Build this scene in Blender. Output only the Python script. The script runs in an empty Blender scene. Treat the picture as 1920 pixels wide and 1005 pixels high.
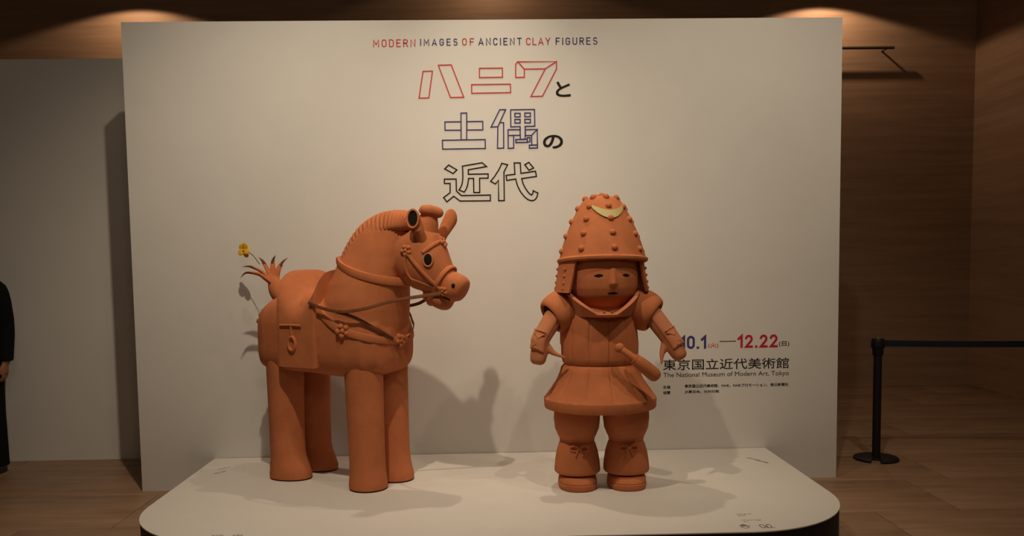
import bpy, bmesh, math, random
from mathutils import Vector, Matrix, noise
from mathutils.bvhtree import BVHTree
random.seed(4)
SC = bpy.context.scene
COL = SC.collection
PI = math.pi

# ------------------------------------------------------------------ camera
YAW, PITCH, ROLL = -0.0255, -0.0731, -0.0137
def set_camera():
    m = Matrix.Rotation(YAW, 3, 'Z') @ Matrix.Rotation(PITCH, 3, 'X')
    r, f, u = m.col[0].copy(), m.col[1].copy(), m.col[2].copy()
    c, s = math.cos(ROLL), math.sin(ROLL)
    r2 = c * r + s * u
    u2 = -s * r + c * u
    mm = Matrix((r2, u2, -f)).transposed().to_4x4()
    mm.translation = Vector((0, 0, 1.62))
    cd = bpy.data.cameras.new('camera')
    cd.sensor_width = 36.0
    cd.lens = 1600.0 / 1920.0 * 36.0
    cd.shift_y = (603.39 - 502.5) / 1920.0
    cd.clip_end = 100
    o = bpy.data.objects.new('camera', cd)
    COL.objects.link(o)
    o.matrix_world = mm
    SC.camera = o
set_camera()

# ------------------------------------------------------------------ world, lamps, exposure
w = bpy.data.worlds.new('gallery_ambience')
SC.world = w
w.use_nodes = True
w.node_tree.nodes['Background'].inputs[0].default_value = (1.0, 0.66, 0.42, 1)
w.node_tree.nodes['Background'].inputs[1].default_value = 0.004
SC.view_settings.view_transform = 'Standard'
SC.view_settings.look = 'None'
SC.view_settings.exposure = 0.0
SC.view_settings.gamma = 1.0
SC.view_settings.use_curve_mapping = False

WARM = (1.0, 0.83, 0.61)
def spot(name, loc, target, energy, angle, blend, radius=0.04, color=WARM):
    d = bpy.data.lights.new(name, 'SPOT')
    d.energy = energy
    d.color = color
    d.spot_size = math.radians(angle)
    d.spot_blend = blend
    d.shadow_soft_size = radius
    o = bpy.data.objects.new(name, d)
    COL.objects.link(o)
    o.location = loc
    o.rotation_euler = (Vector(target) - Vector(loc)).to_track_quat('-Z', 'Y').to_euler()
    return o
spot('track_spot_horse', (-0.84, 3.20, 4.78), (-1.05, 5.8, 0.9), 335, 92, 1.0)
spot('track_spot_warrior', (1.15, 3.20, 4.78), (1.45, 5.9, 1.2), 150, 88, 1.0)
spot('right_side_fill', (2.45, 3.30, 4.78), (1.95, 6.0, 1.6), 120, 84, 1.0)  # extra spot added to brighten the right of the wall and soften shadows
spot('downlight_above_title', (0.05, 5.72, 4.78), (0.0, 4.95, 0.0), 145, 64, 1.0)
spot('downlight_above_horse', (-1.34, 4.27, 4.78), (-1.3, 5.5, 0.6), 45, 85, 1.0)
STONE_LIGHT = (1.0, 0.70, 0.44)
spot('wall_washer_right', (3.95, 9.75, 4.66), (3.95, 9.76, 0), 36, 150, 0.12, 0.03, STONE_LIGHT)
spot('wall_washer_middle', (0.05, 9.75, 5.1), (0.05, 9.76, 0), 16, 150, 0.12, 0.03, STONE_LIGHT)
spot('wall_washer_left', (-4.0, 9.70, 4.70), (-4.0, 9.71, 0), 26, 150, 0.12, 0.03, STONE_LIGHT)
def bulb(name, loc, energy, radius=0.25, color=STONE_LIGHT):
    d = bpy.data.lights.new(name, 'POINT')
    d.energy = energy
    d.color = color
    d.shadow_soft_size = radius
    o = bpy.data.objects.new(name, d)
    COL.objects.link(o)
    o.location = loc
bulb('hall_fill', (-3.4, 4.6, 4.6), 11, color=(1.0, 0.80, 0.62))  # added point fill for the left side of the hall
bulb('hall_fill', (4.6, 5.6, 4.6), 8)  # added point fill lifting the right floor and back wall
bulb('hall_fill', (0.3, -0.6, 4.2), 72, 0.45, color=(1.0, 0.82, 0.61))  # broad frontal fill, added to lighten the shade on the statues

# ------------------------------------------------------------------ materials
def mat(name, base, rough=0.6, spec=0.3, noise_scale=None, noise_amt=0.12, bump=0.0, bump_scale=60, metallic=0.0, stretch=None, c2=None):
    m = bpy.data.materials.new(name)
    m.use_nodes = True
    nt = m.node_tree
    b = nt.nodes['Principled BSDF']
    b.inputs['Base Color'].default_value = (*base, 1)
    b.inputs['Roughness'].default_value = rough
    b.inputs['Specular IOR Level'].default_value = spec
    b.inputs['Metallic'].default_value = metallic
    if noise_scale or bump:
        tc = nt.nodes.new('ShaderNodeTexCoord')
        mp = nt.nodes.new('ShaderNodeMapping')
        nt.links.new(tc.outputs['Object'], mp.inputs[0])
        if stretch:
            mp.inputs['Scale'].default_value = stretch
    if noise_scale:
        n = nt.nodes.new('ShaderNodeTexNoise')
        n.inputs['Scale'].default_value = noise_scale
        n.inputs['Detail'].default_value = 8
        n.inputs['Roughness'].default_value = 0.6
        nt.links.new(mp.outputs[0], n.inputs['Vector'])
        r = nt.nodes.new('ShaderNodeValToRGB')
        lo = c2 if c2 else tuple(c * (1 - noise_amt) for c in base)
        hi = tuple(min(1, c * (1 + noise_amt)) for c in base)
        r.color_ramp.elements[0].position = 0.32
        r.color_ramp.elements[1].position = 0.68
        r.color_ramp.elements[0].color = (*lo, 1)
        r.color_ramp.elements[1].color = (*hi, 1)
        nt.links.new(n.outputs['Fac'], r.inputs[0])
        nt.links.new(r.outputs[0], b.inputs['Base Color'])
    if bump:
        n2 = nt.nodes.new('ShaderNodeTexNoise')
        n2.inputs['Scale'].default_value = bump_scale
        n2.inputs['Detail'].default_value = 4
        nt.links.new(mp.outputs[0], n2.inputs['Vector'])
        bp = nt.nodes.new('ShaderNodeBump')
        bp.inputs['Strength'].default_value = bump
        bp.inputs['Distance'].default_value = 0.004
        nt.links.new(n2.outputs['Fac'], bp.inputs['Height'])
        nt.links.new(bp.outputs[0], b.inputs['Normal'])
    return m
M = {}
M['clay'] = mat('terracotta', (0.50, 0.162, 0.066), 0.85, 0.15, 7, 0.10, 0.35, 320)
M['clay_light'] = mat('terracotta_pale', (0.50, 0.188, 0.090), 0.85, 0.15, 9, 0.10, 0.3, 300)
M['clay_dark'] = mat('terracotta_dark_tip', (0.12, 0.035, 0.022), 0.8, 0.2, 9, 0.1)
M['leather'] = mat('brown_rein_leather', (0.17, 0.055, 0.022), 0.7, 0.25, 30, 0.2)
M['hollow_shade'] = mat('painted_hollow_shade', (0.012, 0.008, 0.006), 0.8, 0.1)  # near-black colour that paints the shade inside openings
M['sole'] = mat('dark_sole', (0.03, 0.015, 0.012), 0.8, 0.1)
M['gold'] = mat('gold_plate', (0.46, 0.37, 0.15), 0.5, 0.4, metallic=0.0)
M['bronze'] = mat('bronze_stud', (0.22, 0.13, 0.05), 0.4, 0.5, metallic=0.6)
M['petal'] = mat('yellow_petal', (0.80, 0.46, 0.03), 0.6, 0.3, 20, 0.15)
M['stem'] = mat('flower_stem', (0.10, 0.09, 0.04), 0.7)
M['wallwhite'] = mat('white_painted_board', (0.73, 0.71, 0.685), 0.75, 0.2, 3, 0.02, 0.06, 90)
M['topwhite'] = mat('white_platform_top', (0.64, 0.60, 0.56), 0.6, 0.3, 4, 0.02)
M['black'] = mat('black_platform_side', (0.012, 0.012, 0.018), 0.6, 0.3)
M['metalblack'] = mat('black_coated_metal', (0.010, 0.010, 0.012), 0.5, 0.3)
M['belt'] = mat('navy_belt_fabric', (0.012, 0.014, 0.028), 0.75, 0.2, 200, 0.3)
M['stone'] = mat('travertine_wall', (0.345, 0.215, 0.138), 0.6, 0.25, 2.2, 0.15, 0.10, 8, stretch=(0.35, 0.35, 6))
M['floor'] = mat('travertine_floor', (0.31, 0.185, 0.112), 0.42, 0.35, 2.6, 0.22, stretch=(0.5, 4, 4))
M['joint'] = mat('floor_joint_mortar', (0.12, 0.07, 0.04), 0.8)
M['ceiling'] = mat('dark_ceiling', (0.10, 0.075, 0.05), 0.9)
M['rail'] = mat('dark_rail_metal', (0.05, 0.035, 0.025), 0.45, 0.4)
M['red'] = mat('print_red', (0.60, 0.065, 0.065), 0.7, 0.2)
M['crimson'] = mat('print_crimson', (0.46, 0.020, 0.035), 0.7, 0.2)
M['navy'] = mat('print_navy', (0.050, 0.044, 0.175), 0.7, 0.2)
M['ink'] = mat('print_black', (0.015, 0.013, 0.012), 0.7, 0.2)
M['greyink'] = mat('print_grey', (0.30, 0.27, 0.25), 0.7, 0.2)
M['suit'] = mat('black_suit_wool', (0.008, 0.008, 0.010), 0.85, 0.15, 120, 0.2)
M['skin'] = mat('skin', (0.36, 0.17, 0.10), 0.55, 0.35, 12, 0.08)
M['hair'] = mat('black_hair', (0.010, 0.008, 0.007), 0.5, 0.3)
M['shirt'] = mat('white_shirt', (0.60, 0.58, 0.55), 0.7)
M['shoe'] = mat('black_shoe_leather', (0.008, 0.008, 0.009), 0.35, 0.5)
M['eyeball'] = mat('eye_white', (0.6, 0.58, 0.55), 0.3, 0.5)
M['lip'] = mat('lip', (0.30, 0.10, 0.07), 0.5)

# ------------------------------------------------------------------ mesh helpers
class MB:
    """collects shapes into one mesh"""
    def __init__(self):
        self.v = []
        self.f = []
    def add(self, vs, fs):
        o = len(self.v)
        self.v += [Vector(p) for p in vs]
        self.f += [tuple(i + o for i in f) for f in fs]
        return self
    def loft(self, rings, closed=False, caps=True):
        n = len(rings[0])
        vs = [p for r in rings for p in r]
        fs = []
        m = len(rings)
        for i in range(m if closed else m - 1):
            a, b = i * n, ((i + 1) % m) * n
            for k in range(n):
                k2 = (k + 1) % n
                fs.append((a + k, a + k2, b + k2, b + k))
        if caps and not closed:
            fs.append(tuple(range(n - 1, -1, -1)))
            fs.append(tuple(range((m - 1) * n, m * n)))
        return self.add(vs, fs)
    def tube(self, pts, rad, n=12, closed=False, flat=1.0, up=None):
        pts = [Vector(p) for p in pts]
        m = len(pts)
        rr = rad if isinstance(rad, (list, tuple)) else [rad] * m
        rings = []
        side = None
        for i, p in enumerate(pts):
            if closed:
                t = pts[(i + 1) % m] - pts[i - 1]
            else:
                t = pts[min(i + 1, m - 1)] - pts[max(i - 1, 0)]
            t.normalize()
            if up is not None:
                a = t.cross(Vector(up))
                a = a.normalized() if a.length > 1e-5 else Vector((1, 0, 0))
            elif side is None:
                ref = Vector((0, 0, 1)) if abs(t.z) < 0.9 else Vector((1, 0, 0))
                a = t.cross(ref).normalized()
            else:
                a = (side - t * side.dot(t)).normalized()
            side = a
            b = t.cross(a).normalized()
            rings.append([p + rr[i] * (math.cos(q) * a + flat * math.sin(q) * b) for q in [2 * PI * k / n for k in range(n)]])
        return self.loft(rings, closed)
    def sphere(self, c, r, n=14, m=9, rot=None):
        r = Vector(r) if isinstance(r, (list, tuple, Vector)) else Vector((r, r, r))
        c = Vector(c)
        rings = []
        for i in range(m + 1):
            ph = PI * (0.02 + 0.96 * i / m)
            ring = []
            for k in range(n):
                q = 2 * PI * k / n
                p = Vector((r.x * math.sin(ph) * math.cos(q), r.y * math.sin(ph) * math.sin(q), r.z * math.cos(ph)))
                if rot is not None:
                    p = rot @ p
                ring.append(c + p)
            rings.append(ring)
        return self.loft(rings[::-1])
    def box(self, lo, hi):
        x0, y0, z0 = lo
        x1, y1, z1 = hi
        return self.add([(x0, y0, z0), (x1, y0, z0), (x1, y1, z0), (x0, y1, z0), (x0, y0, z1), (x1, y0, z1), (x1, y1, z1), (x0, y1, z1)],
                        [(3, 2, 1, 0), (4, 5, 6, 7), (0, 1, 5, 4), (1, 2, 6, 5), (2, 3, 7, 6), (3, 0, 4, 7)])
    def lathe(self, prof, n=40, c=(0, 0), sy=1.0, expo=2.0):
        rings = []
        for r, z in prof:
            rings.append([superpt(c[0], c[1], r, r * sy, 2 * PI * k / n, expo) + Vector((0, 0, z)) for k in range(n)])
        return self.loft(rings)
    def prism(self, poly, y0, y1):
        """polygon of (x, z) pushed from y0 to y1"""
        n = len(poly)
        vs = [(x, y0, z) for x, z in poly] + [(x, y1, z) for x, z in poly]
        fs = [tuple(range(n)), tuple(range(2 * n - 1, n - 1, -1))] + [(k, n + k, n + (k + 1) % n, (k + 1) % n) for k in range(n)]
        return self.add(vs, fs)
    def xform(self, mtx):
        self.v = [mtx @ p for p in self.v]
        return self
    def mesh(self, name, smooth=True):
        me = bpy.data.meshes.new(name)
        me.from_pydata([tuple(p) for p in self.v], [], self.f)
        me.update()
        bm = bmesh.new()
        bm.from_mesh(me)
        bmesh.ops.recalc_face_normals(bm, faces=bm.faces)
        bm.to_mesh(me)
        bm.free()
        if smooth:
            smooth_mesh(me)
        return me
    def build(self, name, m, parent=None, smooth=True, bevel=0.0):
        me = self.mesh(name, smooth and not bevel)
        if bevel:
            bm = bmesh.new()
            bm.from_mesh(me)
            es = [e for e in bm.edges if len(e.link_faces) == 2 and e.calc_face_angle(0) > 0.6]
            bmesh.ops.bevel(bm, geom=es, offset=bevel, segments=2, affect='EDGES', profile=0.6)
            bm.to_mesh(me)
            bm.free()
            smooth_mesh(me)
        return link(name, me, m, parent)
def smooth_mesh(me, ang=0.75):
    me.shade_smooth()
    try:
        me.set_sharp_from_angle(angle=ang)
    except Exception:
        pass
def link(name, me, m, parent=None):
    me.materials.clear()
    me.materials.append(M[m] if isinstance(m, str) else m)
    o = bpy.data.objects.new(name, me)
    COL.objects.link(o)
    if parent is not None:
        o.parent = parent
    return o
def superpt(cx, cy, a, b, q, e=2.0):
    c, s = math.cos(q), math.sin(q)
    return Vector((cx + a * math.copysign(abs(c) ** (2 / e), c), cy + b * math.copysign(abs(s) ** (2 / e), s), 0))
def remesh(mb, voxel, it=6, factor=0.5):
    me = mb.mesh('tmp', False)
    o = bpy.data.objects.new('tmp', me)
    COL.objects.link(o)
    r = o.modifiers.new('r', 'REMESH')
    r.mode = 'VOXEL'
    r.voxel_size = voxel
    s = o.modifiers.new('s', 'SMOOTH')
    s.iterations = it
    s.factor = factor
    dg = bpy.context.evaluated_depsgraph_get()
    out = bpy.data.meshes.new_from_object(o.evaluated_get(dg))
    bpy.data.objects.remove(o)
    out.shade_smooth()
    return out
def bvh_of(me):
    return BVHTree.FromPolygons([v.co.copy() for v in me.vertices], [tuple(p.vertices) for p in me.polygons])
def thing(name, label, cat, loc=(0, 0, 0), rz=0.0, group=None):
    o = bpy.data.objects.new(name, None)
    o.empty_display_size = 0.1
    COL.objects.link(o)
    o.location = loc
    o.rotation_euler = (0, 0, rz)
    tag(o, label, cat, group)
    return o
def tag(o, label=None, cat=None, group=None, kind=None):
    if label: o['label'] = label
    if cat: o['category'] = cat
    if group: o['group'] = group
    if kind: o['kind'] = kind
    return o
def interp(pts, n):
    """Catmull-Rom through pts, n samples"""
    pts = [Vector(p) for p in pts]
    m = len(pts)
    out = []
    for i in range(n):
        u = i / (n - 1) * (m - 1)
        k = min(int(u), m - 2)
        f = u - k
        p0, p1, p2, p3 = pts[max(k - 1, 0)], pts[k], pts[k + 1], pts[min(k + 2, m - 1)]
        out.append(0.5 * ((2 * p1) + (p2 - p0) * f + (2 * p0 - 5 * p1 + 4 * p2 - p3) * f * f + (3 * p1 - p0 - 3 * p2 + p3) * f ** 3))
    return out
def strap(mb, pts, nrm, width, thick, closed=False, n=10, sink=0.3):
    m = len(pts)
    rings = []
    for i in range(m):
        t = (pts[(i + 1) % m] - pts[i - 1]) if closed else (pts[min(i + 1, m - 1)] - pts[max(i - 1, 0)])
        t.normalize()
        nn = (nrm[i] - t * nrm[i].dot(t)).normalized()
        sd = t.cross(nn).normalized()
        c = pts[i] + nn * thick * (0.5 - sink)
        ring = []
        for k in range(n):
            p = superpt(0, 0, width / 2, thick / 2, 2 * PI * k / n, 2.8)
            ring.append(c + sd * p.x + nn * p.y)
        rings.append(ring)
    return mb.loft(rings, closed)
def smooth_path(pts, closed, it=3):
    for _ in range(it):
        m = len(pts)
        new = []
        for i in range(m):
            if not closed and i in (0, m - 1):
                new.append(pts[i])
            else:
                new.append(pts[i] * 0.5 + (pts[i - 1] + pts[(i + 1) % m]) * 0.25)
        pts = new
    return pts

# ------------------------------------------------------------------ room
WALL_Y = 6.0636
def build_room():
    mb = MB().box((-8.5, -2.5, -0.12), (6.2, 10.6, -0.006))
    fl = mb.build('floor', 'joint', smooth=False)
    tag(fl, kind='structure', label='brown travertine stone floor of the hall')
    tw, td, gap = 1.77, 0.75, 0.005
    offs = {0: 3.29, -1: -2.357, -2: 2.405}
    tile = MB().box((gap / 2, gap / 2, -0.03), (tw - gap / 2, td - gap / 2, 0.0)).build('floor_tile', 'floor', fl, bevel=0.0012)
    first = True
    rng = random.Random(7)
    for r in range(-12, 6):
        y0 = 5.97 + r * td
        off = offs.get(r, rng.uniform(0, tw))
        k = math.floor((-8.5 - off) / tw) + 1
        k -= 1
        while off + k * tw < 5.80:
            a, b_ = max(off + k * tw, -8.25), min(off + (k + 1) * tw, 5.83)
            k += 1
            if b_ - a < 0.02:
                continue
            o = tile if first else tile.copy()
            if not first:
                COL.objects.link(o)
                o.parent = fl
            first = False
            o.location = (a, y0, 0)
            o.scale.x = (b_ - a) / tw
    wb = MB().box((-8.5, 10.225, 0), (5.83, 10.5, 5.6)).build('wall_back', 'stone', smooth=False)
    tag(wb, kind='structure', label='brown travertine back wall with horizontal grain')
    wr = MB().box((5.83, -2.5, 0), (6.1, 10.5, 5.6)).build('wall_right', 'stone', smooth=False)
    tag(wr, kind='structure', label='brown travertine side wall right of the display')
    wl = MB().box((-8.5, -2.5, 0), (-8.25, 10.225, 5.6)).build('wall_left', 'stone', smooth=False)
    tag(wl, kind='structure', label='brown travertine side wall far left')
    ce = MB().box((-8.5, -2.5, 5.6), (6.1, 10.5, 5.8)).build('ceiling', 'ceiling', smooth=False)
    tag(ce, kind='structure', label='dark ceiling of the hall')
    b = MB().box((-1.0, 10.213, 0), (5.83, 10.225, 0.022)).build('baseboard_back', 'floor', smooth=False)
    tag(b, kind='structure', label='low pale skirting strip along the back wall')
    b = MB().box((5.818, 2.0, 0), (5.83, 10.213, 0.022)).build('baseboard_right', 'floor', smooth=False)
    tag(b, kind='structure', label='low pale skirting strip along the right wall')
build_room()

def build_partition():
    t = thing('partition_wall', 'plain grey-white freestanding partition behind the suited person', 'partition', (-5.0, 7.18, 0))
    MB().box((-3.2, -0.075, 0), (2.9, 0.075, 3.28)).build('panel', 'wallwhite', t, bevel=0.003)
build_partition()

def build_wall_rail():
    t = thing('hanging_rail', 'thin dark metal hanging rail mounted high on the travertine wall', 'rail', (4.0, 10.225, 4.03))
    MB().tube([(-1.6, -0.15, 0), (0.775, -0.15, 0)], 0.017, 10).build('rail_bar', 'rail', t)
    for x in (-1.3, 0.70):
        MB().tube([(x, 0.0, -0.005), (x, -0.15, -0.005)], 0.011, 8).build('bracket', 'rail', t)
build_wall_rail()
OUTLINES = {
 'ha': ('red', [[(-0.4407,2.9327), (-0.3752,2.9340), (-0.4039,2.7506), (-0.4723,2.7494)], [(-0.3339,2.9735), (-0.2435,2.9755), (-0.1607,2.7531), (-0.2532,2.7521)]]),
 'ni': ('red', [[(-0.0482,2.9504), (0.1118,2.9510), (0.1118,2.8883), (-0.0492,2.8869)], [(-0.1046,2.8391), (0.1658,2.8405), (0.1669,2.7822), (-0.1047,2.7799)]]),
 'wa': ('red', [[(0.2047,2.9766), (0.2207,2.9928), (0.2645,2.9425), (0.2647,2.8870), (0.2035,2.8857)], [(0.2207,2.9928), (0.4895,2.9926), (0.4110,2.9432), (0.2645,2.9425)], [(0.4895,2.9926), (0.4899,2.9426), (0.3895,2.7556), (0.3086,2.7545), (0.4110,2.9432)]]),
 'earth': ('navy', [[(-0.1821,2.6438), (-0.1422,2.6443), (-0.1455,2.4602), (-0.1845,2.4597)], [(-0.2953,2.5845), (-0.1832,2.5843), (-0.1833,2.5266), (-0.2955,2.5268)], [(-0.1424,2.5848), (-0.0310,2.5856), (-0.0310,2.5270), (-0.1434,2.5272)], [(-0.3154,2.4582), (-0.0163,2.4598), (-0.0154,2.3982), (-0.3147,2.3967)]]),
 'figure': ('navy', [[(0.0891,2.6650), (0.1300,2.6647), (0.0744,2.5480), (0.0269,2.5457)], [(0.0744,2.5480), (0.0887,2.5772), (0.1147,2.5751), (0.1131,2.3997), (0.0693,2.3983)], [(0.1652,2.6634), (0.3326,2.6647), (0.3331,2.5492), (0.2651,2.5480), (0.2649,2.4598), (0.2304,2.4592), (0.2307,2.5474), (0.1646,2.5462)], [(0.1947,2.6394), (0.2318,2.6390), (0.2315,2.6143), (0.1943,2.6147)], [(0.2644,2.6406), (0.3035,2.6402), (0.3032,2.6146), (0.2641,2.6149)], [(0.1941,2.5972), (0.2313,2.5969), (0.2310,2.5721), (0.1938,2.5725)], [(0.2639,2.5975), (0.3030,2.5971), (0.3027,2.5724), (0.2636,2.5728)], [(0.1447,2.5262), (0.2295,2.5263), (0.2299,2.4877), (0.1451,2.4867)], [(0.1451,2.4867), (0.1842,2.4863), (0.1830,2.3990), (0.1448,2.3975)], [(0.2667,2.5259), (0.3496,2.5260), (0.3091,2.4851), (0.2662,2.4855)], [(0.3496,2.5260), (0.3503,2.4184), (0.3111,2.4179), (0.3091,2.4851)], [(0.2933,2.4181), (0.3503,2.4193), (0.3500,2.3982), (0.2931,2.3969)], [(0.1978,2.4577), (0.2789,2.4587), (0.2787,2.4376), (0.1985,2.4375)], [(0.2791,2.4707), (0.2977,2.4714), (0.2974,2.4411), (0.2787,2.4394)]]),
 'near': ('black', [[(-0.2747,2.2862), (-0.2181,2.2515), (-0.2450,2.2266), (-0.3031,2.2599)], [(-0.3070,2.1886), (-0.2244,2.1882), (-0.2239,2.1041), (-0.1884,2.0725), (0.0144,2.0736), (0.0138,2.0337), (-0.1998,2.0343), (-0.2433,2.0681), (-0.2923,2.0298), (-0.3151,2.0598), (-0.2682,2.0936), (-0.2670,2.1575), (-0.3071,2.1580)], [(-0.1787,2.2771), (-0.0399,2.2997), (-0.0099,2.2728), (-0.1376,2.2516), (-0.1381,2.2204), (0.0010,2.2214), (0.0005,2.1922), (-0.0594,2.1919), (-0.0600,2.0927), (-0.1017,2.0926), (-0.1016,2.1909), (-0.1371,2.1913), (-0.1400,2.1676), (-0.1455,2.1425), (-0.1546,2.1174), (-0.1692,2.0964), (-0.2060,2.1115), (-0.1940,2.1290), (-0.1850,2.1480), (-0.1795,2.1731), (-0.1769,2.2033), (-0.1767,2.2435)]]),
 'era': ('black', [[(0.0981,2.2942), (0.1385,2.2838), (0.1124,2.2328), (0.1121,2.0336), (0.0724,2.0335), (0.0724,2.1753), (0.0512,2.1504), (0.0180,2.1699), (0.0459,2.2033), (0.0745,2.2458), (0.0876,2.2707)], [(0.1854,2.2958), (0.2276,2.2954), (0.2318,2.2229), (0.3347,2.2364), (0.3409,2.2000), (0.2364,2.1861), (0.2461,2.1507), (0.2595,2.1228), (0.2760,2.0973), (0.2911,2.0795), (0.3048,2.0707), (0.3130,2.0792), (0.3168,2.1004), (0.3498,2.0839), (0.3444,2.0612), (0.3350,2.0436), (0.3211,2.0331), (0.3033,2.0303), (0.2804,2.0382), (0.2526,2.0612), (0.2276,2.0939), (0.2087,2.1309), (0.1989,2.1638), (0.1946,2.1840), (0.1319,2.1747), (0.1273,2.2100), (0.1895,2.2168)], [(0.2887,2.2987), (0.3213,2.2592), (0.2890,2.2434), (0.2595,2.2830)]]),
}
TEXTS = [
 ('english_title', 'MODERN', 'red', -0.7818, 3.0988, -0.4893, 3.1524, 0.012),
 ('english_title', 'IMAGES', 'navy', -0.4562, 3.1065, -0.1969, 3.1547, 0.012),
 ('english_title', 'OF', 'red', -0.1654, 3.1072, -0.0832, 3.1567, 0.012),
 ('english_title', 'ANCIENT', 'navy', -0.0526, 3.1069, 0.2494, 3.1572, 0.012),
 ('english_title', 'CLAY', 'red', 0.2792, 3.1062, 0.4488, 3.157, 0.012),
 ('english_title', 'FIGURES', 'navy', 0.4855, 3.1056, 0.7776, 3.1564, 0.012),
 ('particle', 'と', 'black', 0.4829, 2.7489, 0.5881, 2.8556, 0.006),
 ('particle', 'の', 'black', 0.3888, 2.3915, 0.5308, 2.4882, 0.007),
 ('date', '2024', 'red', 1.2321, 0.9599, 1.3136, 0.9927, 0.0),
 ('date', '10.1', 'navy', 1.3573, 0.9605, 1.5476, 1.0552, 0.035),
 ('date', '(火)', 'red', 1.5608, 0.9637, 1.6357, 1.0011, 0.0012),
 ('date', '12.22', 'crimson', 1.7738, 0.9619, 2.0641, 1.056, 0.035),
 ('date', '(日)', 'black', 2.0742, 0.9651, 2.1494, 1.0055, 0.0012),
 ('venue', '東京国立近代美術館', 'black', 1.236, 0.8087, 2.149, 0.8874, 0.0012),
 ('venue', 'The National Museum of Modern Art, Tokyo', 'black', 1.2388, 0.7483, 2.1487, 0.7911, 0.0),
 ('credits', '主催', 'black', 1.2359, 0.6748, 1.2889, 0.6985, 0.001),
 ('credits', '東京国立近代美術館、NHK、NHKプロモーション、毎日新聞社', 'black', 1.3927, 0.6794, 2.1465, 0.7035, 0.001),
 ('credits', '協賛', 'black', 1.2359, 0.6343, 1.2889, 0.6586, 0.001),
 ('credits', 'JR東日本、光村印刷', 'black', 1.3927, 0.6361, 1.6416, 0.6605, 0.001),
]
DATE_DASH = ((1.6442, 1.0102), (1.7623, 1.0128))
# ------------------------------------------------------------------ title wall with its lettering
def stroke_mesh(polys, width, y0, y1):
    mb = MB()
    for ip, poly in enumerate(polys):
        y0 -= 0.00006
        # drop skew noise, then mitre both sides
        n = len(poly)
        area = sum(poly[i][0] * poly[(i + 1) % n][1] - poly[(i + 1) % n][0] * poly[i][1] for i in range(n))
        P = [Vector((x, z)) for x, z in (poly if area > 0 else poly[::-1])]
        outer, inner = [], []
        for i in range(n):
            a = (P[i] - P[i - 1]).normalized()
            b = (P[(i + 1) % n] - P[i]).normalized()
            na, nb = Vector((a.y, -a.x)), Vector((b.y, -b.x))
            h = na + nb
            h = h / max(h.dot(h) / 2, 0.35)
            outer.append(P[i] + h * width / 2)
            inner.append(P[i] - h * width / 2)
        vs = []
        for ring in (outer, inner):
            vs += [(p.x, y0, p.y) for p in ring]
        for ring in (outer, inner):
            vs += [(p.x, y1, p.y) for p in ring]
        fs = []
        for i in range(n):
            j = (i + 1) % n
            fs += [(i, j, n + j, n + i), (i, 2 * n + i, 2 * n + j, j), (n + i, n + j, 3 * n + j, 3 * n + i)]
        mb.add(vs, fs)
    return mb
# a plain round-cornered grotesque drawn with strokes: each glyph is (width, polylines) on a unit cap height
def arc(cx, cy, rx, ry, a0, a1, n=10):
    return [(cx + rx * math.cos(math.radians(a0 + (a1 - a0) * k / n)), cy + ry * math.sin(math.radians(a0 + (a1 - a0) * k / n))) for k in range(n + 1)]
def oval(w):
    r = w / 2
    return arc(r, 1 - r, r, r, 0, 180) + arc(r, r, r, r, 180, 360) + [(w, 1 - r)]
STROKES = {
    'M': (.74, [[(0, 0), (0, 1), (.37, .30), (.74, 1), (.74, 0)]]),
    'O': (.60, [oval(.60)]), '0': (.52, [oval(.52)]),
    'D': (.58, [[(0, 0), (0, 1), (.28, 1)] + arc(.28, .70, .30, .30, 90, 0) + arc(.28, .30, .30, .30, 0, -90) + [(0, 0)]]),
    'E': (.52, [[(.52, 1), (0, 1), (0, 0), (.52, 0)], [(0, .52), (.44, .52)]]),
    'F': (.52, [[(.52, 1), (0, 1), (0, 0)], [(0, .50), (.44, .50)]]),
    'R': (.56, [[(0, 0), (0, 1), (.30, 1)] + arc(.30, .75, .26, .25, 90, -90) + [(0, .50)], [(.28, .50), (.58, 0)]]),
    'N': (.60, [[(0, 0), (0, 1), (.60, 0), (.60, 1)]]),
    'I': (.0, [[(0, 0), (0, 1)]]),
    'A': (.68, [[(0, 0), (.34, 1), (.68, 0)], [(.11, .27), (.57, .27)]]),
    'G': (.58, [arc(.29, .71, .29, .29, 20, 180) + arc(.29, .29, .29, .29, 180, 360) + [(.58, .48), (.32, .48)]]),
    'S': (.56, [arc(.28, .74, .27, .26, 35, 180, 9) + arc(.28, .76, .27, .26, 180, 265, 5) + arc(.28, .27, .28, .26, 85, 0, 5) + arc(.28, .27, .28, .27, 0, -145, 9)]),
    'C': (.56, [arc(.29, .71, .29, .29, 20, 180) + arc(.29, .29, .29, .29, 180, 340)]),
    'T': (.60, [[(0, 1), (.60, 1)], [(.30, 1), (.30, 0)]]),
    'L': (.48, [[(0, 1), (0, 0), (.48, 0)]]),
    'Y': (.64, [[(0, 1), (.32, .46), (.64, 1)], [(.32, .46), (.32, 0)]]),
    'U': (.58, [[(0, 1), (0, .29)] + arc(.29, .29, .29, .29, 180, 360) + [(.58, 1)]]),
    '1': (.28, [[(0, .74), (.28, 1), (.28, 0)]]),
    '2': (.52, [arc(.26, .73, .26, .27, 165, 0, 9) + arc(.26, .73, .26, .30, 0, -38, 4) + [(.02, 0), (.54, 0)]]),
    '.': (.02, [[(0, .0), (.02, .0)]]),
    '4': (.52, [[(.36, 0), (.36, 1), (0, .25), (.54, .25)]]),
}
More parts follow.
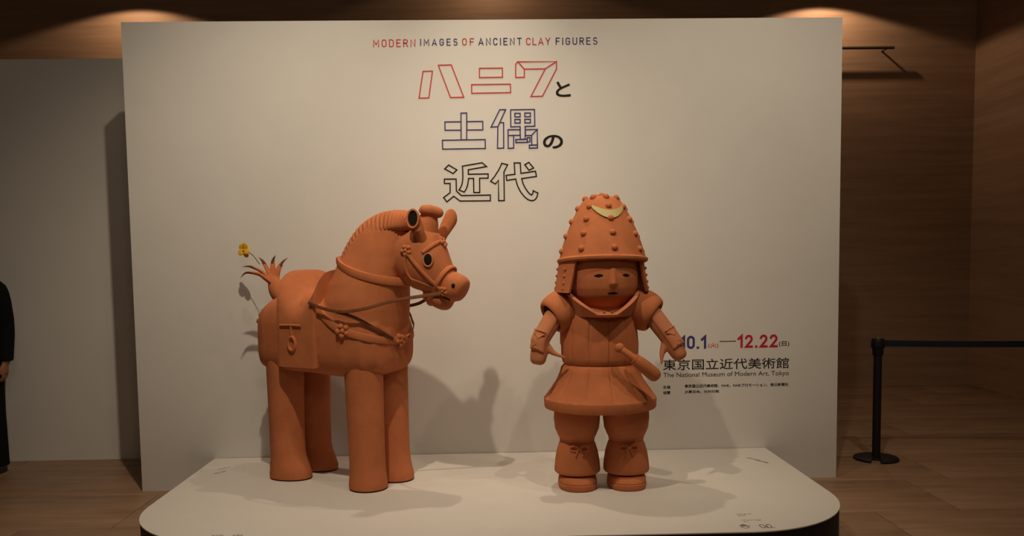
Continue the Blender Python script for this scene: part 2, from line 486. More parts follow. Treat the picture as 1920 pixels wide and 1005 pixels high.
def stroke_text(body, x0, z0, x1, z1, wt, y=-0.0012, gap=.20):
    """lettering of constant stroke width wt (times cap height) filling the box"""
    hgt = z1 - z0
    k = hgt * (1 - wt)
    total = sum(STROKES[c][0] for c in body)
    adv = (x1 - x0 - hgt * wt - total * k) / max(len(body) - 1, 1) / k
    mb = MB()
    x = 0.0
    hw = wt * hgt / 2
    for c in body:
        wd, lines = STROKES[c]
        for ln in lines:
            P = [Vector((x0 + hw + (x + px) * k, z0 + hw + pz * k)) for px, pz in ln]
            P = [q for i, q in enumerate(P) if i == 0 or (q - P[i - 1]).length > 1e-6]
            closed = (P[0] - P[-1]).length < 1e-4
            if closed:
                P = P[:-1]
            n = len(P)
            vs = []
            for i in range(n):
                a = (P[i] - P[i - 1]).normalized() if (i > 0 or closed) else (P[1] - P[0]).normalized()
                b = (P[(i + 1) % n] - P[i]).normalized() if (i < n - 1 or closed) else a
                na, nb = Vector((-a.y, a.x)), Vector((-b.y, b.x))
                h = na + nb
                h = h / max(h.dot(h) / 2, 0.30)
                q = P[i].copy()
                if not closed and i == 0:
                    q -= b * hw
                if not closed and i == n - 1:
                    q += a * hw
                vs += [(q.x + h.x * hw, y, q.y + h.y * hw), (q.x - h.x * hw, y, q.y - h.y * hw)]
            fs = [(2 * i, 2 * i + 1, (2 * i + 3) % (2 * n), (2 * i + 2) % (2 * n)) for i in range(n if closed else n - 1)]
            mb.add(vs, fs)
        x += wd + adv
    return mb
def text_mesh(body):
    c = bpy.data.curves.new('t', 'FONT')
    c.body = body
    c.resolution_u = 5
    o = bpy.data.objects.new('t', c)
    COL.objects.link(o)
    dg = bpy.context.evaluated_depsgraph_get()
    me = bpy.data.meshes.new_from_object(o.evaluated_get(dg))
    bpy.data.objects.remove(o)
    bpy.data.curves.remove(c)
    return me
def place_text(me, x0, z0, x1, z1, y, bold):
    """fit the glyphs into the box; bold is the extra stroke width in metres"""
    xs = [v.co.x for v in me.vertices]
    ys = [v.co.y for v in me.vertices]
    ax, bx, ay, by = min(xs), max(xs), min(ys), max(ys)
    b = bold / 2
    vs = []
    for v in me.vertices:
        u = (v.co.x - ax) / (bx - ax)
        q = (v.co.y - ay) / (by - ay)
        vs.append((x0 + b + u * (x1 - x0 - 2 * b), y, z0 + b + q * (z1 - z0 - 2 * b)))
    fs = [tuple(p.vertices) for p in me.polygons]
    mb = MB()
    mb.add(vs, fs)
    if b > 0:
        for k in range(8):
            dx, dz = b * math.cos(k * PI / 4), b * math.sin(k * PI / 4)
            mb.add([(x + dx, yy - .00002 * (k + 1), z + dz) for x, yy, z in vs], fs)
    return mb
def build_title_wall():
    t = thing('title_wall', 'big white exhibition title wall printed with red, navy and black lettering', 'display wall', (0, WALL_Y, 0))
    MB().box((-2.505, 0, 0), (2.505, 0.18, 3.282)).build('panel', 'wallwhite', t, bevel=0.002)
    y0, y1 = -0.0016, -0.0002
    inks = {'red': 'red', 'navy': 'navy', 'black': 'ink', 'crimson': 'crimson'}
    lines = {'ha': 'kana_title', 'ni': 'kana_title', 'wa': 'kana_title', 'earth': 'figure_title', 'figure': 'figure_title', 'near': 'modern_title', 'era': 'modern_title'}
    for k, (col, polys) in OUTLINES.items():
        o = stroke_mesh(polys, 0.0082 if col != 'black' else 0.0088, y0, y1).build('outlined_character', inks[col], t, smooth=False)
        o['label'] = {'red': 'red outlined kana character', 'navy': 'navy outlined kanji character', 'black': 'black outlined kanji character'}[col]
    nm = {'english_title': 'english_title_word', 'particle': 'hiragana_character', 'date': 'date_text', 'venue': 'venue_text', 'credits': 'credit_text'}
    for line, body, col, x0, z0, x1, z1, wt in TEXTS:
        if all(c in STROKES for c in body):
            mb = stroke_text(body, x0, z0, x1, z1, .135 if line == 'english_title' else .175 if wt > .03 else .12)
        else:
            mb = place_text(text_mesh(body), x0, z0, x1, z1, -0.0012, wt)
        mb.build(nm[line], inks[col], t, smooth=False)
    (ax, az), (bx, bz) = DATE_DASH
    z = (az + bz) / 2
    MB().box((ax, y0, z - 0.0025), (bx, y1, z + 0.0025)).build('date_dash', 'ink', t, smooth=False)
build_title_wall()

# ------------------------------------------------------------------ platform
PZ = 0.231
def build_platform():
    t = thing('display_platform', 'low white-topped display platform with rounded front corners and dark sides', 'platform', (0, WALL_Y - 0.004, 0))
    hw, dep, R = 1.98, 1.872, 0.68
    def outline(e):
        pts = [(-hw - e, 0.0), ]
        for k in range(17):
            a = PI + (PI / 2) * k / 16
            pts.append((-hw + R + (R + e) * math.cos(a), -dep + R + (R + e) * math.sin(a)))
        for k in range(17):
            a = -PI / 2 + (PI / 2) * k / 16
            pts.append((hw - R + (R + e) * math.cos(a), -dep + R + (R + e) * math.sin(a)))
        pts.append((hw + e, 0.0))
        return pts
    def slab(e, z0, z1):
        o = outline(e)
        return MB().loft([[Vector((x, y, z0)) for x, y in o], [Vector((x, y, z1)) for x, y in o]])
    slab(-0.004, 0, PZ - 0.006).build('side_skirt', 'black', t)
    slab(0.0, PZ - 0.006, PZ).build('top_board', 'topwhite', t)
    zt = PZ + 0.0008
    rng = random.Random(3)
    def scribble(name, p, q, h, ink='greyink', words=7):
        """a line of small illegible print between p and q"""
        mb = MB()
        p, q = Vector(p), Vector(q)
        d = q - p
        L = d.length
        d.normalize()
        n = Vector((-d.y, d.x))
        x = 0.0
        while x < L:
            wd = min(rng.uniform(0.45, 0.95) * h, L - x)
            for j in range(rng.choice((1, 2, 2, 3))):
                a = rng.uniform(-0.5, 0.5) * h
                b = rng.uniform(-0.12, 0.12) * h
                c0, c1 = p + d * x + n * a, p + d * (x + wd) + n * (a + b)
                th = 0.09 * h
                mb.add([(*(c0 - n * th), zt), (*(c1 - n * th), zt), (*(c1 + n * th), zt), (*(c0 + n * th), zt)], [(0, 1, 2, 3)])
            if rng.random() < 0.8:
                c0 = p + d * (x + wd * 0.5)
                th = 0.09 * h
                mb.add([(*(c0 - n * h * 0.5 - d * th), zt), (*(c0 - n * h * 0.5 + d * th), zt), (*(c0 + n * h * 0.5 + d * th), zt), (*(c0 + n * h * 0.5 - d * th), zt)], [(0, 1, 2, 3)])
            x += wd + 0.18 * h
        return mb.build(name, ink, t, smooth=False)
    W = lambda x, y: (x, y - WALL_Y)
    scribble('small_print', W(1.757, 5.77), W(1.823, 5.685), 0.026)
    scribble('small_print', W(1.792, 5.704), W(1.852, 5.607), 0.026)
    scribble('small_print', W(-1.851, 5.732), W(-1.796, 5.80), 0.026)
    scribble('small_print', W(-1.843, 5.616), W(-1.793, 5.68), 0.026)
    scribble('small_print', W(1.31, 4.49), W(1.39, 4.487), 0.014)
    scribble('small_print', W(1.31, 4.462), W(1.35, 4.460), 0.012)
    scribble('small_print', W(1.308, 4.385), W(1.411, 4.381), 0.012)
    scribble('small_print', W(1.312, 4.360), W(1.335, 4.359), 0.009)
    scribble('small_print', W(-1.443, 4.318), W(-1.382, 4.314), 0.022)
    scribble('small_print', W(-1.335, 4.312), W(-1.282, 4.309), 0.022)
    def line_icon(name, loops, ox, oy, s, wd):
        mb = MB()
        for pts, closed in loops:
            n = len(pts)
            for i in range(n if closed else n - 1):
                a, b = Vector(pts[i]) * s, Vector(pts[(i + 1) % n]) * s
                d = (b - a).normalized()
                nn = Vector((-d.y, d.x)) * wd / 2
                a, b = a - d * wd / 2, b + d * wd / 2
                o = Vector((ox, oy - WALL_Y))
                mb.add([(*(o + a - nn), zt), (*(o + b - nn), zt), (*(o + b + nn), zt), (*(o + a + nn), zt)], [(0, 1, 2, 3)])
        return mb.build(name, 'greyink', t, smooth=False)
    hand = [(-.5, .25), (-.35, .45), (-.2, .1), (-.25, .75), (-.1, .8), (-.02, .2), (.02, .85), (.16, .83), (.16, .2), (.3, .7), (.42, .62), (.34, .1), (.6, .3), (.72, .2), (.4, -.35), (.2, -.6), (-.15, -.6), (-.35, -.3)]
    line_icon('hand_icon', [(hand, True)], 1.292, 4.276, 0.040, 0.005)
    ring = lambda cx, cy, a, b: ([(cx + a * math.cos(q), cy + b * math.sin(q)) for q in [2 * PI * k / 14 for k in range(14)]], True)
    line_icon('footprint_icon', [ring(-.45, 0, .32, .7), ring(.45, 0, .32, .7), ([(-.1, -.7), (.1, -.2), (.1, -.7)], False), ([(.75, -.7), (1.1, -.65)], False)], 1.402, 4.277, 0.038, 0.005)
build_platform()
# ------------------------------------------------------------------ clay horse statue
def harness_bell(name, p, nrm, parent, r=0.018):
    """a rosette of clay balls"""
    n = Vector(nrm).normalized()
    a = n.cross(Vector((0.13, 0.2, 1))).normalized()
    b = n.cross(a)
    mb = MB().sphere(p + n * r * 0.25, r * 0.9, 10, 6)
    for k in range(5):
        q = 2 * PI * k / 5 + 0.3
        mb.sphere(p + (a * math.cos(q) + b * math.sin(q)) * r * 1.45 + n * r * 0.10, r * 0.95, 10, 6)
    return mb.build(name, 'clay', parent)

def build_horse():
    H = thing('horse_statue', 'terracotta horse statue with saddle, harness and stubby column legs on the platform', 'statue',
              (-0.980, 5.445, PZ + 0.001), math.radians(-30))
    Z = -PZ
    N = 36
    body = MB()
    rings = []
    for s, wd, z0, z1, e in [(-.480, .12, 1.02, 1.22, 2.4), (-.474, .190, .960, 1.31, 2.8), (-.450, .236, .935, 1.365, 3.0), (-.39, .256, .928, 1.40, 3.0), (-.25, .266, .926, 1.42, 3.0),
                             (-.05, .274, .922, 1.44, 2.9), (.12, .282, .910, 1.44, 2.8), (.26, .282, .908, 1.42, 2.6), (.38, .256, .922, 1.38, 2.5), (.455, .198, .955, 1.32, 2.4), (.488, .10, 1.03, 1.24, 2.2)]:
        zc, hz = (z0 + z1) / 2, (z1 - z0) / 2
        ring = []
        for k in range(N):
            q = 2 * PI * k / N
            p = superpt(0, 0, wd, hz, q, e + (1.4 if math.sin(q) < 0 else 0))
            ring.append(Vector((s, p.x, zc + p.y + Z)))
        rings.append(ring)
    body.loft(rings)
    rings = []
    for z, s0, s1, wd in [(1.00, -.02, .42, .22), (1.12, -.05, .475, .262), (1.25, -.055, .500, .272), (1.38, -.03, .515, .258), (1.48, .015, .525, .232), (1.56, .062, .535, .202),
                          (1.64, .105, .55, .172), (1.72, .155, .575, .144), (1.79, .205, .59, .120), (1.845, .255, .59, .096), (1.88, .33, .58, .07), (1.90, .40, .55, .045)]:
        rings.append([superpt((s0 + s1) / 2, 0, (s1 - s0) / 2, wd, 2 * PI * k / N, 2.15) + Vector((0, 0, z + Z)) for k in range(N)])
    body.loft(rings)
    # head, turned a little towards the viewer's right
    yaw = math.radians(12)
    pv = Vector((.45, 0, 0))
    def hd(h, t, z):
        d = Vector((.045 + (h - .45) * 1.10, t * 1.06, 0))
        return Vector((pv.x + d.x * math.cos(yaw) - d.y * math.sin(yaw), d.x * math.sin(yaw) + d.y * math.cos(yaw), z + Z))
    HY = Matrix.Rotation(yaw, 3, 'Z')
    rings = []
    for (ux, uz), (lx, lz), wd in [((.53, 1.80), (.40, 1.62), .095), ((.585, 1.835), (.44, 1.535), .118), ((.635, 1.825), (.49, 1.485), .128), ((.685, 1.775), (.545, 1.45), .130), ((.72, 1.70), (.605, 1.43), .122),
                                   ((.745, 1.62), (.66, 1.415), .105), ((.765, 1.56), (.70, 1.41), .088)]:
        c = Vector(((ux + lx) / 2, (uz + lz) / 2))
        d = Vector((ux - lx, uz - lz)) / 2
        ring = []
        for k in range(N):
            p = superpt(0, 0, 1, wd, 2 * PI * k / N, 2.3)
            ring.append(hd(c.x + d.x * p.x, p.y, c.y + d.y * p.x))
        rings.append(ring)
    body.loft(rings)
    # muzzle barrel and lower jaw
    rings = []
    for u, r in [(-.075, .074), (-.03, .083), (.02, .086), (.055, .084), (.085, .070), (.098, .042)]:
        c = Vector((.750 + u * .86, 1.470 - u * .42))
        ring = []
        for k in range(N):
            p = superpt(0, 0, r * 0.98, r * 1.08, 2 * PI * k / N, 2.5)
            ring.append(hd(c.x + p.x * .42, p.y, c.y + p.x * .9))
        rings.append(ring)
    body.loft(rings)
    rings = []
    for u, r in [(-.10, .045), (-.05, .054), (0, .056), (.04, .052), (.07, .038), (.08, .02)]:
        c = Vector((.690 + u * .80, 1.385 - u * .45))
        rings.append([hd(c.x + superpt(0, 0, r, r, 2 * PI * k / N).x * .45, superpt(0, 0, r, r, 2 * PI * k / N).y * 1.25, c.y + superpt(0, 0, r, r, 2 * PI * k / N).x * .9) for k in range(N)])
    body.loft(rings)
    me = remesh(body, 0.0085, 7, 0.5)
    link('body', me, 'clay', H)
    bvh = bvh_of(me)
    def cast(o, d):
        loc, n, i, dist = bvh.ray_cast(Vector(o), Vector(d).normalized())
        return (loc, n) if loc is not None else (Vector(o) + Vector(d) * 0.5, -Vector(d))
    def side(s, z, near=True):
        sg = -1 if near else 1
        return cast((s, sg * 1.0, z + Z), (0, -sg, 0))
    def hside(h, z, near=True):
        sg = -1 if near else 1
        return cast(hd(h, sg * 0.6, z), HY @ Vector((0, -sg, 0)))
    # ridged mane along the crest
    NM = 220
    crest = interp([(.04, 0, 1.565), (.075, 0, 1.63), (.14, 0, 1.735), (.24, 0, 1.842), (.375, 0, 1.908), (.51, 0, 1.925), (.60, 0, 1.905), (.64, .01, 1.86)], NM)
    root = interp([(.15, 0, 1.505), (.19, 0, 1.555), (.25, 0, 1.635), (.335, 0, 1.715), (.43, 0, 1.765), (.52, 0, 1.79), (.58, 0, 1.795), (.61, .01, 1.795)], NM)
    rings = []
    for i, (c, r) in enumerate(zip(crest, root)):
        d = c - r
        f = i / (NM - 1)
        wob = 0.0036 * math.cos(i * 2 * PI / 8.0) * min(1, 12 * f, 12 * (1 - f))
        rootw = .165 - .055 * f - .04 * max(0, (f - .8) / .2)
        ring = []
        for k in range(18):
            p = superpt(0, 0, 1, 1, 2 * PI * k / 18, 3.2)
            g = (p.x + 1) / 2
            wd = rootw + (.066 - rootw) * g + wob
            ring.append(Vector((0, wd * p.y, Z)) + r + d * (g + (wob * 0.25 / d.length if g > .5 else 0)))
        rings.append(ring)
    MB().loft(rings).build('mane', 'clay', H)
    # four column legs, each with a dark sole
    for s, t, toe, lean in ((-.325, -.128, .055, 0), (-.325, .128, .055, 0), (.325, -.128, .0, .02), (.325, .128, .02, .02)):
        rings = []
        for z, r, tf in [(.008, .1175, 1.0), (.03, .119, 1.0), (.075, .114, .75), (.12, .111, .35), (.17, .110, .08), (.35, .111, 0), (.60, .116, 0), (.80, .119, 0)]:
            ring = []
            for k in range(32):
                q = 2 * PI * k / 32
                x = r * math.cos(q)
                if x > 0:
                    x *= 1 + tf * toe / r
                ring.append(Vector((s + x - lean * z, t + r * math.sin(q), z)))
            rings.append(ring)
        leg = MB().loft(rings).build('leg', 'clay', H)
        rr = [[Vector((s + (.1155 * math.cos(q)) * (1 + toe / .1155 if math.cos(q) > 0 else 1), t + .1155 * math.sin(q), z)) for q in [2 * PI * k / 32 for k in range(32)]] for z in (0.0, .009)]
        MB().loft(rr).build('sole', 'sole', leg)
    # ears: flared clay tubes with dark plugs painting the shade in their openings
    for sg in (-1, 1):
        base = hd(.625 + (.03 if sg > 0 else 0), sg * .085, 1.735)
        tip = hd(.600 + (.105 if sg > 0 else 0), sg * .150, 1.862 + (.012 if sg > 0 else 0))
        face = HY @ Vector((.16 if sg < 0 else -.25, sg * .90, .14))
        face.normalize()
        a1 = Vector((0, 0, 1))
        a1 = (a1 - face * a1.dot(face)).normalized()
        a2 = face.cross(a1)
        rings = []
        ax = (tip - base)
        def ringat(c, a, b, u, v):
            return [c + u * a * math.cos(q) + v * b * math.sin(q) for q in [2 * PI * k / 24 for k in range(24)]]
        axn = ax.normalized()
        b1 = axn.cross(Vector((1, 0, 0))).normalized()
        b2 = axn.cross(b1)
        for f, r in ((0, .034), (.3, .033), (.55, .038)):
            rings.append(ringat(base + ax * f, r, r, b1, b2))
        # align ring order with the opening
        def align(ring, ref):
            best = min(range(24), key=lambda j: sum((ring[(k + j) % 24] - ref[k]).length for k in range(24)))
            alt = ring[::-1]
            best2 = min(range(24), key=lambda j: sum((alt[(k + j) % 24] - ref[k]).length for k in range(24)))
            c1 = sum((ring[(k + best) % 24] - ref[k]).length for k in range(24))
            c2 = sum((alt[(k + best2) % 24] - ref[k]).length for k in range(24))
            return [ring[(k + best) % 24] for k in range(24)] if c1 <= c2 else [alt[(k + best2) % 24] for k in range(24)]
        op_outer = align(ringat(tip + face * .012, .058, .038, a1, a2), rings[-1])
        op_back = align(ringat(tip - face * .012, .058, .039, a1, a2), rings[-1])
        op_in = align(ringat(tip + face * .012, .048, .029, a1, a2), rings[-1])
        op_deep = align(ringat(tip - face * .020, .040, .024, a1, a2), rings[-1])
        rings += [op_back, op_outer, op_in, op_deep]
        ear = MB().loft(rings).build('ear', 'clay', H)
        MB().loft([ringat(tip - face * .019, .042, .0255, a1, a2), ringat(tip + face * .004, .0475, .0288, a1, a2)]).build('ear_opening_shade', 'hollow_shade', ear)
    # topknot of the mane between the ears
    fk = MB()
    fk.tube([hd(.61, 0, 1.78), hd(.625, 0, 1.85), hd(.638, 0, 1.905)], [.085, .070, .046], 18, flat=0.9)
    fk.tube([hd(.600, -.055, 1.905), hd(.615, -.052, 1.917), hd(.650, -.03, 1.914), hd(.680, -.005, 1.904), hd(.700, .012, 1.897), hd(.710, .018, 1.895)], [.014, .031, .036, .034, .028, .010], 14)
    link('forelock', remesh(fk, 0.006, 6), 'clay', H)
    # clay eye rims around dark discs; their shade and the nostrils' is painted
    for near in (True, False):
        p, n = hside(.668, 1.622, near)
        a = n.cross(Vector((0, 0, 1))).normalized()
        b = a.cross(n)
        eye = MB().tube([p + (a * .028 * math.cos(q) + b * .038 * math.sin(q)) + n * .002 for q in [2 * PI * k / 28 for k in range(28)]], .0055, 8, closed=True).build('eye', 'clay_light', H)
        rot = Matrix((a, b, n)).transposed()
        MB().sphere(p - n * .001, (.027, .037, .006), 20, 8, rot).build('eye_hole_shade', 'hollow_shade', eye)
        p, n = hside(.797, 1.470, near)
        a = n.cross(Vector((0, 0, 1))).normalized()
        b = a.cross(n)
        rot = Matrix((a, b, n)).transposed()
        MB().sphere(p, (.011, .014, .005), 14, 6, rot).build('nostril_shade', 'hollow_shade', H)
    # closed mouth: dark tube painting the shade of its slit
    for near in (True, False):
        pts = []
        for h, z in ((.715, 1.415), (.745, 1.397), (.768, 1.385)):
            p, n = hside(h, z, near)
            pts.append(p + n * 0.0005)
        MB().tube(interp(pts, 12), [.0035] + [.006] * 10 + [.003], 8).build('mouth_slit_shade', 'hollow_shade', H)
    # halter: noseband, cheek straps, brow band
    def loop_cast(center, axis, up, n=40):
        axis = Vector(axis).normalized()
        u = (Vector(up) - axis * Vector(up).dot(axis)).normalized()
        v = axis.cross(u)
        pts, ns = [], []
        for k in range(n):
            q = 2 * PI * k / n
            d = u * math.cos(q) + v * math.sin(q)
            p, nn = cast(center + d * 0.45, -d)
            pts.append(p)
            ns.append(d)
        return smooth_path(pts, True, 2), ns
    pts, ns = loop_cast(hd(.715, 0, 1.50), HY @ Vector((.55, 0, -.36)), (0, 0, 1))
    strap(MB(), pts, ns, .030, .020, True).build('noseband', 'clay', H)
    def side_strap(name, hz, width, thick, near, m='clay'):
        pts, ns = [], []
        for v in interp([(h, 0, z) for h, z in hz], 18):
            p, n = hside(v.x, v.z, near)
            pts.append(p)
            ns.append(n)
        return strap(MB(), smooth_path(pts, False, 2), ns, width, thick).build(name, m, H)
    for near in (True, False):
        side_strap('cheek_strap', [(.545, 1.675), (.61, 1.585), (.69, 1.485), (.735, 1.435)], .022, .018, near)
        side_strap('throat_strap', [(.545, 1.67), (.535, 1.60), (.55, 1.53), (.60, 1.475)], .020, .016, near)
        side_strap('jaw_strap', [(.53, 1.515), (.58, 1.495), (.66, 1.462), (.73, 1.436)], .040, .014, near)
        p, n = hside(.545, 1.678, near)
        harness_bell('harness_bell', p, n, H, .016)
        p, n = hside(.738, 1.437, near)
        harness_bell('bit_ring', p, n, H, .013)
    pts, ns = [], []
    for k in range(25):
        q = -1.25 + 2.5 * k / 24
        d = HY @ Vector((math.cos(q), math.sin(q), 0))
        o = hd(.60, 0, 1.735 - 0.07 * (q / 1.25) ** 2)
        p, n = cast(o + d * 0.5, -d)
        pts.append(p)
        ns.append(n)
    strap(MB(), smooth_path(pts, False, 2), ns, .022, .018).build('brow_band', 'clay', H)
    p, n = cast(hd(1.1, 0, 1.725), HY @ Vector((-1, 0, 0)))
    harness_bell('harness_bell', p, n, H, .017)
    # neck band
    pts, ns = [], []
    for k in range(56):
        q = 2 * PI * k / 56
        d = Vector((math.cos(q), math.sin(q), 0))
        z = 1.560 - .068 * math.cos(q)
        o = Vector((.29, 0, z + Z))
        p, n = cast(o + d * 0.9, -d)
        dist = (p - o).length
        if abs(q - PI) < 0.5:
            p = o + d * (dist + 0.06 * (1 - abs(q - PI) / 0.5))
        if math.cos(q) > 0.6:
            p = o + d * min(dist, .285)
        pts.append(p)
        ns.append(d)
    strap(MB(), smooth_path(pts, True, 3), ns, .052, .024, True).build('neck_band', 'clay', H)
    # breast strap with bells
    pts, ns, marks = [], [], {}
    zs = [(-112, 1.385), (-90, 1.30), (-64, 1.215), (-30, 1.155), (0, 1.13), (30, 1.155), (64, 1.215), (90, 1.30), (112, 1.385)]
    for k in range(61):
        a = -112 + 224 * k / 60
        for (a0, z0), (a1, z1) in zip(zs, zs[1:]):
            if a0 <= a <= a1:
                z = z0 + (z1 - z0) * (a - a0) / (a1 - a0)
                break
        q = math.radians(a)
        d = Vector((math.cos(q), math.sin(q), 0))
        p, n = cast(Vector((.12, 0, z + Z)) + d * 0.9, -d)
        pts.append(p)
        ns.append((d * 0.5 + n * 0.5).normalized())
    pts = smooth_path(pts, False, 3)
    strap(MB(), pts, ns, .046, .018).build('breast_strap', 'clay', H)
    for a in (-60, 0, 60):
        k = round((a + 112) / 224 * 60)
        harness_bell('harness_bell', pts[k] + ns[k] * .004, ns[k], H, .020)
    for t in (-.15, .15):
        p, n = cast((-1.2, t, 1.250 + Z), (1, 0, 0))
        harness_bell('harness_bell', p, n, H, .024)
    # saddle: seat arched between pommel and cantle, with side flaps
    rings = []
    ns_ = 20
    for i in range(ns_):
        u = i / (ns_ - 1)
        s = -.232 + u * .312
        ztop = 1.435 + .148 * abs(2 * u - 1) ** 2.0
        if i in (0, ns_ - 1):
            ztop -= .012
        wd = .290 - (.006 if i in (0, ns_ - 1) else 0)
        e = 2.1 + 1.6 * abs(2 * u - 1) ** 2
        zb, zs_ = .975 + (.006 if i in (0, ns_ - 1) else 0), 1.23
        ring = [Vector((s, -wd, zb + Z)), Vector((s, -wd, (zb + zs_) / 2 + Z))]
        for k in range(25):
            q = PI - PI * k / 24
            p = superpt(0, 0, wd, ztop - zs_, q, e)
            ring.append(Vector((s, p.x, zs_ + p.y + Z)))
        ring += [Vector((s, wd, (zb + zs_) / 2 + Z)), Vector((s, wd, zb + Z))]
        rings.append(ring)
    saddle = MB().loft(rings).build('saddle', 'clay', H)
    for sg in (-1, 1):
        y = sg * .292
        st = MB().tube([(-.200, y, 1.232 + Z), (-.115, y - sg * .0, 1.234 + Z), (-.030, y, 1.232 + Z)], .0085, 8)
        st.tube([(-.110, y, 1.232 + Z), (-.107, y, 1.165 + Z)], .008, 8)
        st.tube([(-.107 + .028 * math.cos(q), y, 1.120 + .042 * math.sin(q) + Z) for q in [2 * PI * k / 26 for k in range(26)]], .011, 8, closed=True)
        st.build('stirrup', 'clay', saddle)
    # reins
    bit = [hside(.735, 1.437, True)[0], hside(.735, 1.437, False)[0]]
    for sg, b in ((-1, bit[0]), (1, bit[1])):
        path = interp([(.035, sg * .290, 1.375 + Z), (.15, sg * .305, 1.345 + Z), (.30, sg * .305, 1.325 + Z), (.45, sg * .265, 1.345 + Z), (.60, sg * .185, 1.39 + Z), b + Vector((0, sg * .012, -.012))], 40)
        out = []
        for p in path:
            near, nn, i, dist = bvh.find_nearest(p)
            if (p - near).dot(nn) < 0.014:
                p = near + nn * 0.014
            out.append(p)
        out = smooth_path(out, False, 3)
        strap(MB(), out, [Vector((0, sg, 0.15))] * 40, .021, .007, sink=.5).build('rein', 'leather', H)
        path = interp([(.24, sg * .305, 1.330 + Z), (.32, sg * .295, 1.310 + Z), (.40, sg * .25, 1.270 + Z), (.455, sg * .18, 1.21 + Z), (.49, sg * .08, 1.150 + Z)], 34)
        out = []
        for p in path:
            near, nn, i, dist = bvh.find_nearest(p)
            if (p - near).dot(nn) < 0.014:
                p = near + nn * 0.014
            out.append(p)
        strap(MB(), smooth_path(out, False, 3), [Vector((.5, sg, 0.1))] * 34, .022, .008, sink=.5).build('lead_strap', 'leather', H)
    # tail: a bulb with curling plumes
    tb = MB().tube(interp([(-.40, 0, 1.355 + Z), (-.445, 0, 1.395 + Z), (-.485, 0, 1.44 + Z), (-.515, 0, 1.485 + Z), (-.535, 0, 1.52 + Z)], 14),
                   [.040, .047, .054, .060, .064, .065, .064, .061, .056, .050, .044, .038, .032, .022], 18)
    tail = tb.build('tail', 'clay', H)
    plumes = [((-.572, -.085, 1.545), (-.635, -.13, 1.555), (-.655, -.165, 1.520)), ((-.582, -.045, 1.56), (-.645, -.085, 1.595), (-.69, -.11, 1.592)), ((-.575, .0, 1.575), (-.615, 0, 1.63), (-.645, -.005, 1.655)),
              ((-.555, .03, 1.58), (-.565, .045, 1.635), (-.550, .055, 1.668)), ((-.535, .055, 1.565), (-.525, .09, 1.62), (-.495, .11, 1.650))]
    for a, b, c in plumes:
        pp = interp([(-.515, a[1] * .35, 1.482 + Z), (-.538, a[1] * .75, 1.518 + Z), (a[0], a[1], a[2] + Z), (b[0], b[1], b[2] + Z), (c[0], c[1], c[2] + Z)], 20)
        rr = [.021 + .006 * math.sin(i / 19 * PI) - .021 * (i / 19) ** 1.3 for i in range(20)]
        rr[-1] = .002
        MB().tube(pp[:14], rr[:14], 10, flat=.6).build('tail_plume', 'clay', tail)
        MB().tube(pp[12:], [r * 1.04 for r in rr[12:]], 10, flat=.6).build('plume_tip', 'clay_dark', tail)
    return H
HORSE = build_horse()

def build_flower():
    loc = HORSE.matrix_basis @ Vector((-.640, -.004, 1.640 - PZ))
    top = HORSE.matrix_basis @ Vector((-.770, -.01, 1.705 - PZ))
    t = thing('yellow_flower', 'small yellow paper flower on a thin stem stuck in the horse tail', 'flower', loc)
    d = top - loc
    MB().tube(interp([(0, 0, -.03), d * 0.5 + Vector((.004, 0, 0)), d], 8), .0028, 6).build('stem', 'stem', t)
    for k in range(5):
        q = 2 * PI * k / 5 + 0.5
        rot = Matrix.Rotation(0.35 * math.cos(q * 2), 3, 'X') @ Matrix.Rotation(q, 3, 'Y')
        me = MB().sphere((0, 0, .026), (.026, .005, .028), 12, 8).xform(rot.to_4x4()).xform(Matrix.Rotation(-0.5, 4, 'Z')).xform(Matrix.Translation(d + Vector((0, -.004 * (k % 2), 0))))
        me.build('petal', 'petal', t)
    MB().sphere(d + Vector((0, -.008, 0)), .009, 10, 6).build('flower_centre', 'gold', t)
build_flower()
